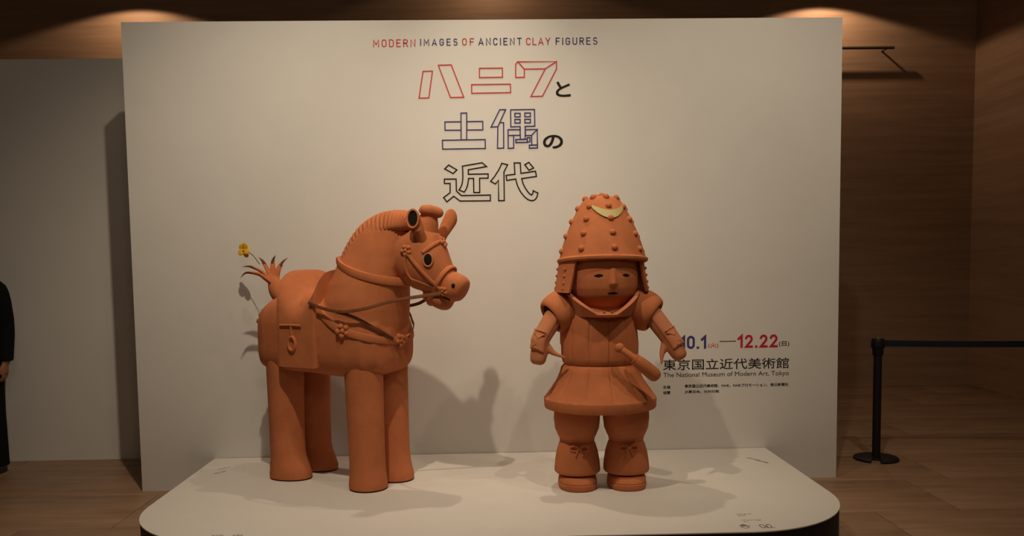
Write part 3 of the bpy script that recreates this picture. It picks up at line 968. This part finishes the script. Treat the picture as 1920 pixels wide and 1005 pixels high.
# ------------------------------------------------------------------ clay warrior statue
def build_warrior():
    W = thing('warrior_statue', 'terracotta armoured warrior statue with tall studded helmet, flared skirt and sword', 'statue', (0.660, 5.13, PZ + 0.001))
    # x right in the picture, -y towards the viewer
    def lathe(name, prof, n=48, c=(0, 0), sy=1.0, m='clay', parent=W, expo=2.0):
        return MB().lathe(prof, n, c, sy, expo).build(name, m, parent)
    # torso of vertical plates: gently barrelled, shallow joints
    def plated(name, prof, npl, phase, depth, sy, n=192):
        rings = []
        for r, z, dd in prof:
            ring = []
            for k in range(n):
                q = 2 * PI * k / n
                f = ((q - phase) / (2 * PI) * npl) % 1.0
                g = min(f, 1 - f)
                cut = depth * dd * max(0, 1 - g / 0.045)
                step = dd * 0.004 * f
                rr = r - cut + step
                ring.append(Vector((rr * math.cos(q), rr * sy * math.sin(q), z)))
            rings.append(ring)
        return MB().loft(rings).build(name, 'clay', W)
    plated('cuirass', [(.10, 1.13, 0), (.16, 1.115, 0), (.195, 1.08, .3), (.213, 1.02, 1), (.225, .95, 1), (.232, .87, 1), (.230, .80, 1), (.224, .765, .6), (.210, .752, .2), (.20, .745, 0)], 12, -PI / 2 + .12, .009, .92)
    plated('skirt', [(.19, .775, 0), (.215, .755, .4), (.232, .735, 1), (.240, .705, 1), (.262, .655, 1), (.300, .600, 1), (.328, .560, 1), (.336, .552, .3), (.340, .549, 0), (.341, .543, 0), (.339, .497, 0), (.334, .489, 0), (.322, .486, 0), (.20, .50, 0)], 12, -PI / 2 + .12, .010, .93)
    # legs: baggy trousers tied below the knee, greaves, shoes
    for sg in (-1, 1):
        cx = .008 + sg * .150
        leg = lathe('trouser_leg', [(.09, .54), (.128, .52), (.139, .46), (.141, .42), (.134, .36), (.115, .315), (.104, .296), (.09, .285)], 32, (cx, 0), 1.0)
        lathe('knee_tie', [(.095, .284), (.106, .288), (.108, .296), (.106, .304), (.095, .308)], 32, (cx, 0), 1.0, parent=leg)
        lower = lathe('greave', [(.085, .300), (.100, .290), (.113, .262), (.127, .215), (.136, .16), (.140, .115), (.139, .098), (.132, .090), (.09, .088)], 32, (cx, 0), 1.02)
        bow = MB()
        for s2 in (-1, 1):
            loopp = []
            for k in range(14):
                q = 2 * PI * k / 14
                x = cx + s2 * (.030 + .024 * math.cos(q)) 
                z = .268 + .016 * math.sin(q) - .012
                rr = .124
                loopp.append((x, -math.sqrt(max(rr * rr - (x - cx) ** 2, 0)) - .002, z))
            bow.tube(loopp, .0055, 6, closed=True)
            bow.tube([(cx + s2 * .006, -.121, .258), (cx + s2 * .012, -.130, .235), (cx + s2 * .022, -.134, .212)], .0055, 6)
        bow.sphere((cx, -.121, .256), .010, 8, 6)
        bow.build('tie_bow', 'clay', lower)
        sh = []
        for z, a, b0, b1 in [(.002, .112, .16, .12), (.012, .117, .165, .125), (.035, .117, .165, .125), (.040, .113, .160, .12), (.044, .116, .163, .123), (.066, .112, .155, .12), (.078, .098, .135, .11), (.082, .07, .09, .08)]:
            ring = []
            for k in range(40):
                q = 2 * PI * k / 40
                s = math.sin(q)
                p = superpt(0, 0, a, b0 if s < 0 else b1, q, 2.4)
                ring.append(Vector((cx + p.x, p.y, z)))
            sh.append(ring)
        shoe = MB().loft(sh).build('shoe', 'clay', W)
        MB().loft([[Vector((cx + p.x, p.y, z)) for p in [superpt(0, 0, .109, .156, 2 * PI * k / 40, 2.4) for k in range(40)]] for z in (0, .004)]).build('sole', 'sole', shoe)
        lathe('ankle_gap_shade', [(.085, .075), (.088, .10)], 24, (cx, 0), m='hollow_shade')  # coloured dark to paint the shade in the gap above the shoe
    # shoulder sleeves, arms, hands
    for sg in (-1, 1):
        off = .012
        A = Vector((off + sg * .185, -.0, 1.115))
        B = Vector((off + sg * .312, -.055, 1.035))
        d = (B - A).normalized()
        u = d.cross(Vector((0, 1, 0))).normalized()
        v = d.cross(u)
        rings = []
        for f, r in [(-.35, .05), (-.2, .078), (0, .100), (.2, .114), (.4, .120), (.6, .120), (.78, .116), (.90, .109), (.97, .101), (1.0, .093), (.98, .085), (.75, .078), (.5, .06)]:
            c = A + (B - A) * f
            rings.append([c + r * (u * math.cos(q) * 1.02 + v * math.sin(q) * .95) for q in [2 * PI * k / 32 for k in range(32)]])
        sl = MB().loft(rings).build('shoulder_sleeve', 'clay', W)
        c = A + (B - A) * .88
        MB().loft([[c + d * e + .079 * (u * math.cos(q) + v * math.sin(q)) for q in [2 * PI * k / 28 for k in range(28)]] for e in (-.004, .004)]).build('sleeve_opening_shade', 'hollow_shade', sl)  # dark disc painting the shade inside the sleeve mouth
        # forearm tapering into a mitten hand with a separate thumb
        E = Vector((off + sg * .262, -.045, 1.085))
        Wr = Vector((off + sg * .372, -.105, .905)) if sg < 0 else Vector((off + .385, -.105, .905))
        T = Vector((off - .400, -.125, .765)) if sg < 0 else Vector((off + .462, -.135, .785))
        arm = MB()
        pp = interp([E, E.lerp(Wr, .5), Wr, Wr.lerp(T, .5), T], 22)
        rr = [1.05 * r for r in (.058, .060, .060, .060, .059, .058, .057, .056, .055, .054, .053, .053, .053, .054, .055, .056, .056, .055, .053, .050, .042, .024)]
        arm.tube(pp, rr, 20, flat=.82)
        th0 = Wr + Vector((-sg * .018, -.01, -.025))
        th1 = Wr + Vector((.072, -.03, -.072)) if sg < 0 else Wr + Vector((-.045, -.03, -.090))
        th2 = Wr + Vector((.142, -.05, -.100)) if sg < 0 else Wr + Vector((-.052, -.05, -.150))
        arm.tube(interp([th0, (th0 + th1) / 2, th1, th2], 10), [.028, .028, .026, .024, .022, .019, .016, .012, .009, .004], 12)
        link('arm', remesh(arm, .006, 5), 'clay_light', W)
        # hand guard plate laid on the back of the forearm
        out = Vector((sg * .42, -.88, .2)).normalized()
        ax = (T - E).normalized()
        out = (out - ax * out.dot(ax)).normalized()
        sd = ax.cross(out)
        gp = interp([E.lerp(Wr, .12), E.lerp(Wr, .6), Wr, Wr.lerp(T, .30), Wr.lerp(T, .52)], 16)
        rings = []
        for i, p in enumerate(gp):
            wd = (.047 if 0 < i < 15 else .034)
            th = .013 if 0 < i < 15 else .006
            lift = .053 + .003 * math.sin(i / 15 * PI)
            rings.append([p + out * (lift + th * q.y) + sd * (wd * q.x) - out * .012 * q.x * q.x for q in [superpt(0, 0, 1, 1, 2 * PI * k / 18, 3) for k in range(18)]])
        gd = MB().loft(rings).build('forearm_guard', 'clay_light', W)
        rel = MB()
        cxx = Wr.lerp(T, .34) + out * .066
        rel.tube([cxx - sd * .024 + ax * .014, cxx + sd * .024 + ax * .014, cxx - ax * .016], .0042, 6, closed=True)
        cx2 = Wr + out * .068 - ax * .012
        rel.tube([cx2 - sd * .040 - ax * .030, cx2 + sd * .040 - ax * .030], .004, 6)
        rel.tube([cx2 - sd * .036 - ax * .018, cx2 - sd * .004 + ax * .016, cx2 + sd * .036 - ax * .018], .004, 6)
        rel.build('guard_relief', 'clay_light', gd)
    # back strap end seen under the arm
    MB().box((-.235, .03, .865), (-.200, .07, 1.00)).build('back_strap', 'clay', W, bevel=.006)
    # flared collar
    rings = []
    n = 40
    inner, outer, inner_b, outer_b = [], [], [], []
    top, bot, topo, boto = [], [], [], []
    for k in range(n + 1):
        a = math.radians(-90 + (-140 + 280 * k / n))
        f = abs(k / n - .5) * 2
        zt = 1.072 + .115 * min(1, max(0, (f - .10) / .36)) - .03 * max(0, (f - .6) / .4)
        r1 = .232 + .0 * f
        r0 = .185
        ca, sa = math.cos(a) * .86, math.sin(a) * 1.06
        bot.append(Vector((.010 + r0 * ca, r0 * sa, 1.058)))
        top.append(Vector((.010 + (r1 + .02 * min(1, f * 2)) * ca, (r1 + .02 * min(1, f * 2)) * sa, zt)))
        boto.append(Vector((.010 + (r0 + .030) * ca, (r0 + .040) * sa, 1.046)))
        topo.append(Vector((.010 + (r1 + .040) * ca, (r1 + .040) * sa, zt - .008)))
    rings = [[bot[k], top[k], topo[k], boto[k]] for k in range(n + 1)]
    col = MB().loft(rings).build('collar', 'clay_light', W)
    for dx in (-.005, .040):
        MB().sphere((dx, -.252, 1.075), .008, 10, 6).build('collar_stud', 'bronze', col)
    # head with a quiet clay face: straight nose, eye and mouth shade painted as dark patches
    hy = math.radians(9)
    R3 = Matrix.Rotation(hy, 3, 'Z')
    hc = Vector((.012, 0, 0))
    def hp(x, y, z):
        return hc + R3 @ Vector((x, y, z))
    hm = MB()
    rings = []
    for z, r in [(1.085, .085), (1.10, .125), (1.13, .165), (1.17, .192), (1.215, .205), (1.27, .209), (1.33, .205), (1.38, .198), (1.43, .18)]:
        rings.append([hp(r * math.cos(q), -.035 + r * 1.02 * math.sin(q), z) for q in [2 * PI * k / 40 for k in range(40)]])
    hm.loft(rings)
    hm.lathe([(.12, 1.02), (.12, 1.14)], 24, (.012, 0))
    rings = []
    for z, wd, pr in [(1.345, .010, .004), (1.325, .013, .010), (1.29, .014, .016), (1.255, .018, .024), (1.238, .022, .026), (1.230, .018, .014)]:
        rings.append([hp(wd * math.cos(q), -.241 - pr * (0.3 + 0.7 * math.sin(q)), z) for q in [2 * PI * k / 16 for k in range(16)]])
    hm.loft(rings)
    me = remesh(hm, .0075, 5)
    link('head', me, 'clay', W)
    bv = bvh_of(me)
    def face_pt(x, z):
        o = hp(x, -.6, z)
        d = R3 @ Vector((0, 1, 0))
        loc, nrm, i, dd = bv.ray_cast(o, d)
        return loc, nrm
    def face_patch(name, poly, m, out=.0012):
        vs = []
        cx = sum(p[0] for p in poly) / len(poly)
        cz = sum(p[1] for p in poly) / len(poly)
        rows = 4
        mb = MB()
        front = []
        for r in range(rows + 1):
            f = r / rows
            ring = []
            for x, z in poly:
                p, nn = face_pt(cx + (x - cx) * f * 1.0 + 1e-5, cz + (z - cz) * f)
                ring.append(p + nn * (out if r < rows else -.002))
            front.append(ring)
        mb.loft(front, caps=False)
        return mb.build(name, m, W)
    def almond(cx, cz, a, b, tilt):
        pts = []
        for k in range(22):
            q = 2 * PI * k / 22
            x, z = a * math.cos(q), b * math.sin(q) * (1 - .35 * abs(math.cos(q)))
            pts.append((cx + x * math.cos(tilt) - z * math.sin(tilt), cz + x * math.sin(tilt) + z * math.cos(tilt)))
        return pts
    face_patch('eye_hole_shade', almond(-.082, 1.287, .030, .012, .06), 'hollow_shade')  # surface patch, recess shade painted in its dark colour
    face_patch('eye_hole_shade', almond(.082, 1.287, .030, .012, -.06), 'hollow_shade')
    face_patch('mouth_slit_shade', almond(0, 1.185, .040, .0085, 0), 'hollow_shade')
    # helmet, tipped slightly back, with brim, studs, crest and cheek guards
    Ht = thing_matrix = Matrix.Translation(Vector((.018, -.01, 1.372))) @ Matrix.Rotation(math.radians(-5.0), 4, 'X') @ Matrix.Rotation(hy, 4, 'Z')
    def hr(z):
        prof = [(0, .262), (.06, .246), (.12, .228), (.18, .206), (.24, .180), (.30, .150), (.34, .126), (.365, .105), (.379, .075), (.385, .02)]
        for (z0, r0), (z1, r1) in zip(prof, prof[1:]):
            if z0 <= z <= z1:
                return r0 + (r1 - r0) * (z - z0) / (z1 - z0)
        return .02
    prof = [(.20, -.012), (.262, -.012), (.270, -.006), (.272, .006), (.266, .014), (.258, .016)]
    prof += [(hr(z), z) for z in (.03, .06, .09, .12, .15, .18, .21, .24, .27, .30, .32, .34, .355, .365, .373, .379, .383, .385)]
    hl = MB().lathe(prof, 56).xform(Ht).build('helmet', 'clay', W)
    stud_me = None
    for j, z in enumerate((.055, .145, .232, .310, .368)):
        nst = 8
        for k in range(nst):
            q = -PI / 2 + 2 * PI * k / nst
            r = hr(z)
            p = Ht @ Vector((r * math.cos(q), r * math.sin(q), z))
            if stud_me is None:
                stud_me = MB().sphere((0, 0, 0), (.0195, .0195, .0195), 12, 7).mesh('helmet_stud')
                stud_me.materials.append(M['clay'])
            o = bpy.data.objects.new('helmet_stud', stud_me)
            COL.objects.link(o)
            o.parent = hl
            o.location = p
    for q, r in ((0.3, .035), (2.4, .035), (4.5, .035)):
        o = bpy.data.objects.new('helmet_stud', stud_me)
        COL.objects.link(o)
        o.parent = hl
        o.location = Ht @ Vector((r * math.cos(q), r * math.sin(q), .384))
    # plain gold crescent plate on the front
    cr = []
    NC = 24
    up = []
    lo = []
    for k in range(NC + 1):
        u = -1 + 2 * k / NC
        zl = .232 + .075 * u * u
        zu = .282 + .040 * abs(u) ** 1.6
        if abs(u) > .97:
            zl = zu - .004
        up.append((u, zu))
        lo.append((u, zl))
    mb = MB()
    rings = []
    for k in range(NC + 1):
        col4 = []
        for (u, z), e in ((lo[k], .004), (up[k], .004), (up[k], .010), (lo[k], .010)):
            r = hr(z) + e
            a = -PI / 2 + u * .108 / max(r, .05)
            col4.append(Ht @ Vector((r * math.cos(a), r * math.sin(a), z)))
        rings.append(col4)
    mb.loft(rings).build('crest_plate', 'gold', hl)
    for sg in (-1, 1):
        rings = []
        for z, a0, a1, r in [(1.375, 52, 118, .238), (1.31, 54, 118, .246), (1.25, 56, 116, .256), (1.188, 58, 114, .268)]:
            col = []
            for e in (0, 1):
                for k in range(9):
                    a = math.radians(a0 + (a1 - a0) * (k if e == 0 else 8 - k) / 8)
                    rr = r + (.016 if e == 0 else 0)
                    col.append(hc + R3 @ Vector((sg * rr * math.sin(a), -rr * math.cos(a), z)))
            rings.append(col)
        cg = MB().loft(rings).build('cheek_guard', 'clay', W)
        for row, a in enumerate((70, 98)):
            for z in (1.325, 1.285, 1.245, 1.21):
                rr = .257 + (1.365 - z) * .12
                aa = math.radians(a)
                MB().sphere(hc + R3 @ Vector((sg * rr * math.sin(aa), -rr * math.cos(aa), z)), .010, 8, 5).build('guard_stud', 'clay', cg)
    rings = []
    for z, r in [(1.375, .238), (1.31, .246), (1.25, .256), (1.190, .266)]:
        ring = []
        for e in (0, 1):
            for k in range(17):
                aa = math.radians(112 + 136 * (k if e == 0 else 16 - k) / 16)
                rr = r + (.016 if e == 0 else 0)
                ring.append(hc + R3 @ Vector((rr * math.sin(aa), -rr * math.cos(aa), z)))
        rings.append(ring)
    MB().loft(rings).build('neck_guard', 'clay', W)
    # sword carried at the waist: hilt with knob, scabbard
    sw = [(.085, -.285, .865), (.120, -.292, .842), (.160, -.296, .812), (.20, -.295, .780), (.255, -.280, .735), (.300, -.258, .695)]
    s0 = MB().tube(interp(sw[2:], 16), [.022, .030, .034, .0355, .037, .038, .039, .040, .0405, .041, .041, .041, .041, .039, .033, .018], 16).build('scabbard', 'clay', W)
    hilt = MB().tube(interp([(.085, -.275, .868), (.11, -.285, .85), (.14, -.292, .828), (.165, -.295, .808)], 10), [.018, .020, .020, .020, .020, .021, .021, .022, .023, .023], 14)
    hilt.sphere((.080, -.272, .872), .029, 14, 9)
    hilt.build('sword_hilt', 'clay', W)
    g = Vector((.165, -.296, .808))
    dd = (Vector(sw[3]) - Vector(sw[1])).normalized()
    MB().tube([g - dd * .008, g - dd * .007, g + dd * .007, g + dd * .008], [.022, .033, .033, .022], 16).build('sword_guard', 'clay', W)
    return W
build_warrior()

# ------------------------------------------------------------------ belt barrier
def build_stanchion(loc, label, belt):
    t = thing('belt_stanchion', label, 'stanchion', loc, -math.atan2(loc[0], loc[1]), group='black belt barrier posts')
    rings = []
    def ring(r, z, n=72):
        pts = []
        for k in range(n):
            q = -PI / 2 + 2 * PI * (k + .5) / n
            x, y = r * math.cos(q), r * math.sin(q)
            if abs(x) < .026 and y < 0:
                y = -.055
                x = math.copysign(.026, x) if abs(x) > .012 else x
            pts.append(Vector((x, y, z)))
        return pts
    MB().loft([ring(.168, 0), ring(.170, .004), ring(.170, .014), ring(.163, .020)]).build('base', 'metalblack', t)
    MB().tube([(0, 0, .015), (0, 0, .90)], .031, 20).build('post', 'metalblack', t)
    hd_ = MB()
    hd_.lathe([(.034, .825), (.039, .835), (.042, .880), (.047, .890), (.047, .955), (.043, .962), (.020, .964)], 24)
    head = hd_.build('head', 'metalblack', t)
    for a in range(4):
        q = a * PI / 2
        m = Matrix.Rotation(q, 4, 'Z')
        MB().box((.040, -.018, .893), (.053, .018, .953)).xform(m).build('belt_slot', 'metalblack', head, bevel=.003)
    MB().tube([(0, 0, .962), (0, 0, .970)], [.012, .009], 12).build('cap_button', 'bronze', head)
    if belt:
        d = Vector(belt) - Vector(loc)
        d.z = 0
        L = d.length
        ang = math.atan2(d.y, d.x) + math.atan2(loc[0], loc[1])
        rings = []
        for i in range(13):
            u = i / 12
            x = .050 + u * (L - .108)
            sag = -.012 * 4 * u * (1 - u)
            rings.append([Vector((x, y, .923 + sag + z)) for y, z in ((-.001, -.024), (.001, -.024), (.001, .024), (-.001, .024))])
        MB().loft(rings).xform(Matrix.Rotation(ang, 4, 'Z')).build('belt', 'belt', t, smooth=False)
build_stanchion((3.04, 6.59, 0), 'black belt barrier post with notched round base beside the title wall', (5.05, 6.38, 0))
build_stanchion((5.05, 6.38, 0), 'black belt barrier post at the far end of the belt by the right wall', None)

# ------------------------------------------------------------------ person in a dark suit at the left edge
def skin_figure(edges, verts, name, m, parent, root=0, sub=1):
    """verts: list of (co, rx, ry); grows one continuous surface"""
    me = bpy.data.meshes.new(name)
    me.from_pydata([v[0] for v in verts], edges, [])
    o = bpy.data.objects.new('tmp', me)
    COL.objects.link(o)
    md = o.modifiers.new('skin', 'SKIN')
    md.use_smooth_shade = True
    for i, v in enumerate(verts):
        me.skin_vertices[0].data[i].radius = (v[1], v[2])
        me.skin_vertices[0].data[i].use_root = (i == root)
    s = o.modifiers.new('sub', 'SUBSURF')
    s.levels = sub
    s.render_levels = sub
    dg = bpy.context.evaluated_depsgraph_get()
    out = bpy.data.meshes.new_from_object(o.evaluated_get(dg))
    bpy.data.objects.remove(o)
    out.shade_smooth()
    return link(name, out, m, parent)
def build_person():
    P = thing('person', 'person in a dark suit standing at the left edge by the partition', 'person', (-4.005, 6.72, 0), math.radians(0))
    # facing the viewer (-y); x is the viewer's right
    body = MB()
    # torso, neck
    rings = []
    for z, a, b, y in [(.80, .15, .11, 0), (.95, .165, .115, 0), (1.10, .150, .105, 0), (1.25, .165, .115, 0), (1.38, .185, .115, 0), (1.46, .170, .095, 0), (1.50, .10, .075, 0), (1.53, .062, .062, -.005), (1.60, .056, .060, -.012)]:
        rings.append([superpt(0, y, a, b, 2 * PI * k / 28, 2.3) + Vector((0, 0, z)) for k in range(28)])
    body.loft(rings)
    # head
    rings = []
    for z, a, b0, b1 in [(1.555, .030, .055, .02), (1.565, .045, .080, .04), (1.59, .060, .095, .065), (1.63, .070, .100, .085), (1.67, .075, .101, .095), (1.71, .077, .102, .100), (1.75, .074, .094, .098), (1.785, .058, .070, .080), (1.80, .035, .042, .05)]:
        rings.append([Vector((superpt(0, 0, a, b0 if math.sin(2 * PI * k / 28) < 0 else b1, 2 * PI * k / 28, 2.1).x, -.012 + superpt(0, 0, a, b0 if math.sin(2 * PI * k / 28) < 0 else b1, 2 * PI * k / 28, 2.1).y, z)) for k in range(28)])
    body.loft(rings)
    rings = []
    for z, wd, pr in [(1.70, .008, .004), (1.675, .010, .014), (1.650, .014, .024), (1.640, .017, .022), (1.634, .012, .008)]:
        rings.append([Vector((wd * math.cos(q), -.106 - pr * (0.2 + 0.8 * max(0, -math.sin(q))), z)) for q in [2 * PI * k / 14 for k in range(14)]])
    body.loft(rings)
    for sg in (-1, 1):
        body.sphere((sg * .078, .0, 1.668), (.010, .020, .032), 10, 8)
        # arm: shoulder, elbow, wrist
        body.tube(interp([(sg * .165, 0, 1.44), (sg * .205, .01, 1.30), (sg * .225, .015, 1.13), (sg * .232, -.02, .90), (sg * .232, -.025, .87)], 16), [.058 - .0020 * i for i in range(16)], 14)
        # palm and five fingers, relaxed
        wr = Vector((sg * .232, -.025, .88))
        body.tube([wr + Vector((0, 0, .02)), wr + Vector((0, -.003, -.02)), wr + Vector((0, -.008, -.06)), wr + Vector((0, -.010, -.092))], [.026, .036, .041, .036], 14, flat=.45, up=(1, 0, 0))
        for j, (dy, ln) in enumerate(((-.030, .066), (-.010, .074), (.011, .070), (.030, .056))):
            b = wr + Vector((0, -.008 + dy, -.085))
            k1 = b + Vector((-sg * .004, -.002, -ln * .45))
            k2 = k1 + Vector((-sg * .014, -.002, -ln * .32))
            k3 = k2 + Vector((-sg * .016, 0, -ln * .20))
            body.tube([b + Vector((0, 0, .012)), b, k1, k2, k3], [.0088, .0090, .0084, .0078, .0058], 10)
        t0 = wr + Vector((-sg * .006, -.034, -.030))
        body.tube([t0 + Vector((0, .015, .012)), t0, t0 + Vector((-sg * .010, -.018, -.032)), t0 + Vector((-sg * .016, -.018, -.060)), t0 + Vector((-sg * .018, -.016, -.072))], [.012, .0125, .0105, .0095, .006], 10)
        # leg
        body.tube(interp([(sg * .085, 0, .88), (sg * .098, -.005, .68), (sg * .103, -.005, .48), (sg * .108, .01, .28), (sg * .110, .015, .07)], 16), [.088 - .0032 * i for i in range(16)], 16)
    link('body', remesh(body, .0065, 3, .45), 'skin', P)
    for sg in (-1, 1):
        e = MB().sphere((sg * .031, -.108, 1.685), (.014, .006, .007), 12, 8).build('eye', 'eyeball', P)
        MB().sphere((sg * .031, -.1125, 1.685), (.006, .003, .006), 10, 6).build('iris', 'hair', e)
        MB().tube([(sg * .014, -.113, 1.703), (sg * .032, -.112, 1.708), (sg * .050, -.100, 1.702)], [.003, .004, .002], 8).build('eyebrow', 'hair', P)
    MB().tube([(-.024, -.104, 1.607), (-.008, -.111, 1.611), (.008, -.111, 1.611), (.024, -.104, 1.607)], [.003, .006, .006, .003], 8).build('mouth', 'lip', P)
    # hair cap
    hb = MB()
    rings = []
    for z, a, b0, b1 in [(1.60, .066, .00, .085), (1.66, .080, .010, .108), (1.71, .084, .060, .112), (1.745, .083, .108, .110), (1.785, .070, .092, .096), (1.812, .048, .058, .066), (1.822, .018, .02, .025)]:
        rings.append([Vector((superpt(0, 0, a, b0 if math.sin(2 * PI * k / 28) < 0 else b1, 2 * PI * k / 28, 2.1).x, -.010 + superpt(0, 0, a, b0 if math.sin(2 * PI * k / 28) < 0 else b1, 2 * PI * k / 28, 2.1).y, z)) for k in range(28)])
    hb.loft(rings)
    link('hair', remesh(hb, .008, 3), 'hair', P)
    # jacket with sleeves, one mesh
    jk = MB()
    rings = []
    for z, a, b in [(.74, .205, .150), (.80, .205, .150), (.95, .192, .140), (1.10, .180, .130), (1.25, .188, .138), (1.38, .205, .138), (1.46, .190, .118), (1.505, .125, .095), (1.53, .080, .078)]:
        rings.append([superpt(0, 0, a, b, 2 * PI * k / 32, 2.4) + Vector((0, 0, z)) for k in range(32)])
    jk.loft(rings)
    for sg in (-1, 1):
        jk.tube(interp([(sg * .140, 0, 1.47), (sg * .195, 0, 1.43), (sg * .222, .008, 1.28), (sg * .234, .012, 1.12), (sg * .238, -.015, .95), (sg * .238, -.022, .885)], 18), [.050, .058, .064, .067, .067, .066, .065, .063, .062, .060, .058, .057, .055, .054, .053, .052, .051, .050], 18)
    link('jacket', remesh(jk, .009, 4), 'suit', P)
    # lapels and shirt
    MB().prism([(-.040, 1.50), (.040, 1.50), (.0, 1.24)], -.142, -.105).build('shirt_front', 'shirt', P, smooth=False)
    MB().prism([(-.016, 1.50), (.016, 1.50), (.010, 1.47), (.018, 1.32), (.0, 1.25), (-.018, 1.32), (-.010, 1.47)], -.147, -.130).build('necktie', 'suit', P, smooth=False)
    for sg in (-1, 1):
        MB().prism([(sg * .050, 1.52), (sg * .085, 1.40), (sg * .055, 1.36), (sg * .004, 1.20)], -.153, -.128).build('lapel', 'suit', P, smooth=False)
    # trousers
    tr = MB()
    rings = []
    for z, a, b in [(.74, .165, .120), (.85, .180, .130), (.95, .175, .125)]:
        rings.append([superpt(0, 0, a, b, 2 * PI * k / 28, 2.4) + Vector((0, 0, z)) for k in range(28)])
    tr.loft(rings)
    for sg in (-1, 1):
        tr.tube(interp([(sg * .088, 0, .86), (sg * .100, 0, .68), (sg * .108, -.005, .48), (sg * .114, .005, .28), (sg * .118, .010, .055)], 14), [.098, .097, .095, .093, .090, .088, .086, .084, .082, .080, .078, .077, .076, .076], 18)
    link('trousers', remesh(tr, .010, 3), 'suit', P)
    for sg in (-1, 1):
        rings = []
        for z, a, b0, b1, y in [(.0, .044, .155, .075, 0), (.012, .047, .16, .08, 0), (.035, .048, .158, .08, 0), (.058, .044, .12, .078, 0), (.080, .040, .065, .070, .0), (.092, .036, .045, .06, 0)]:
            ring = []
            for k in range(26):
                q = 2 * PI * k / 26
                p = superpt(0, 0, a, b0 if math.sin(q) < 0 else b1, q, 2.3)
                ring.append(Vector((sg * .118 + p.x, .005 + p.y, z)))
            rings.append(ring)
        MB().loft(rings).build('shoe', 'shoe', P)
build_person()
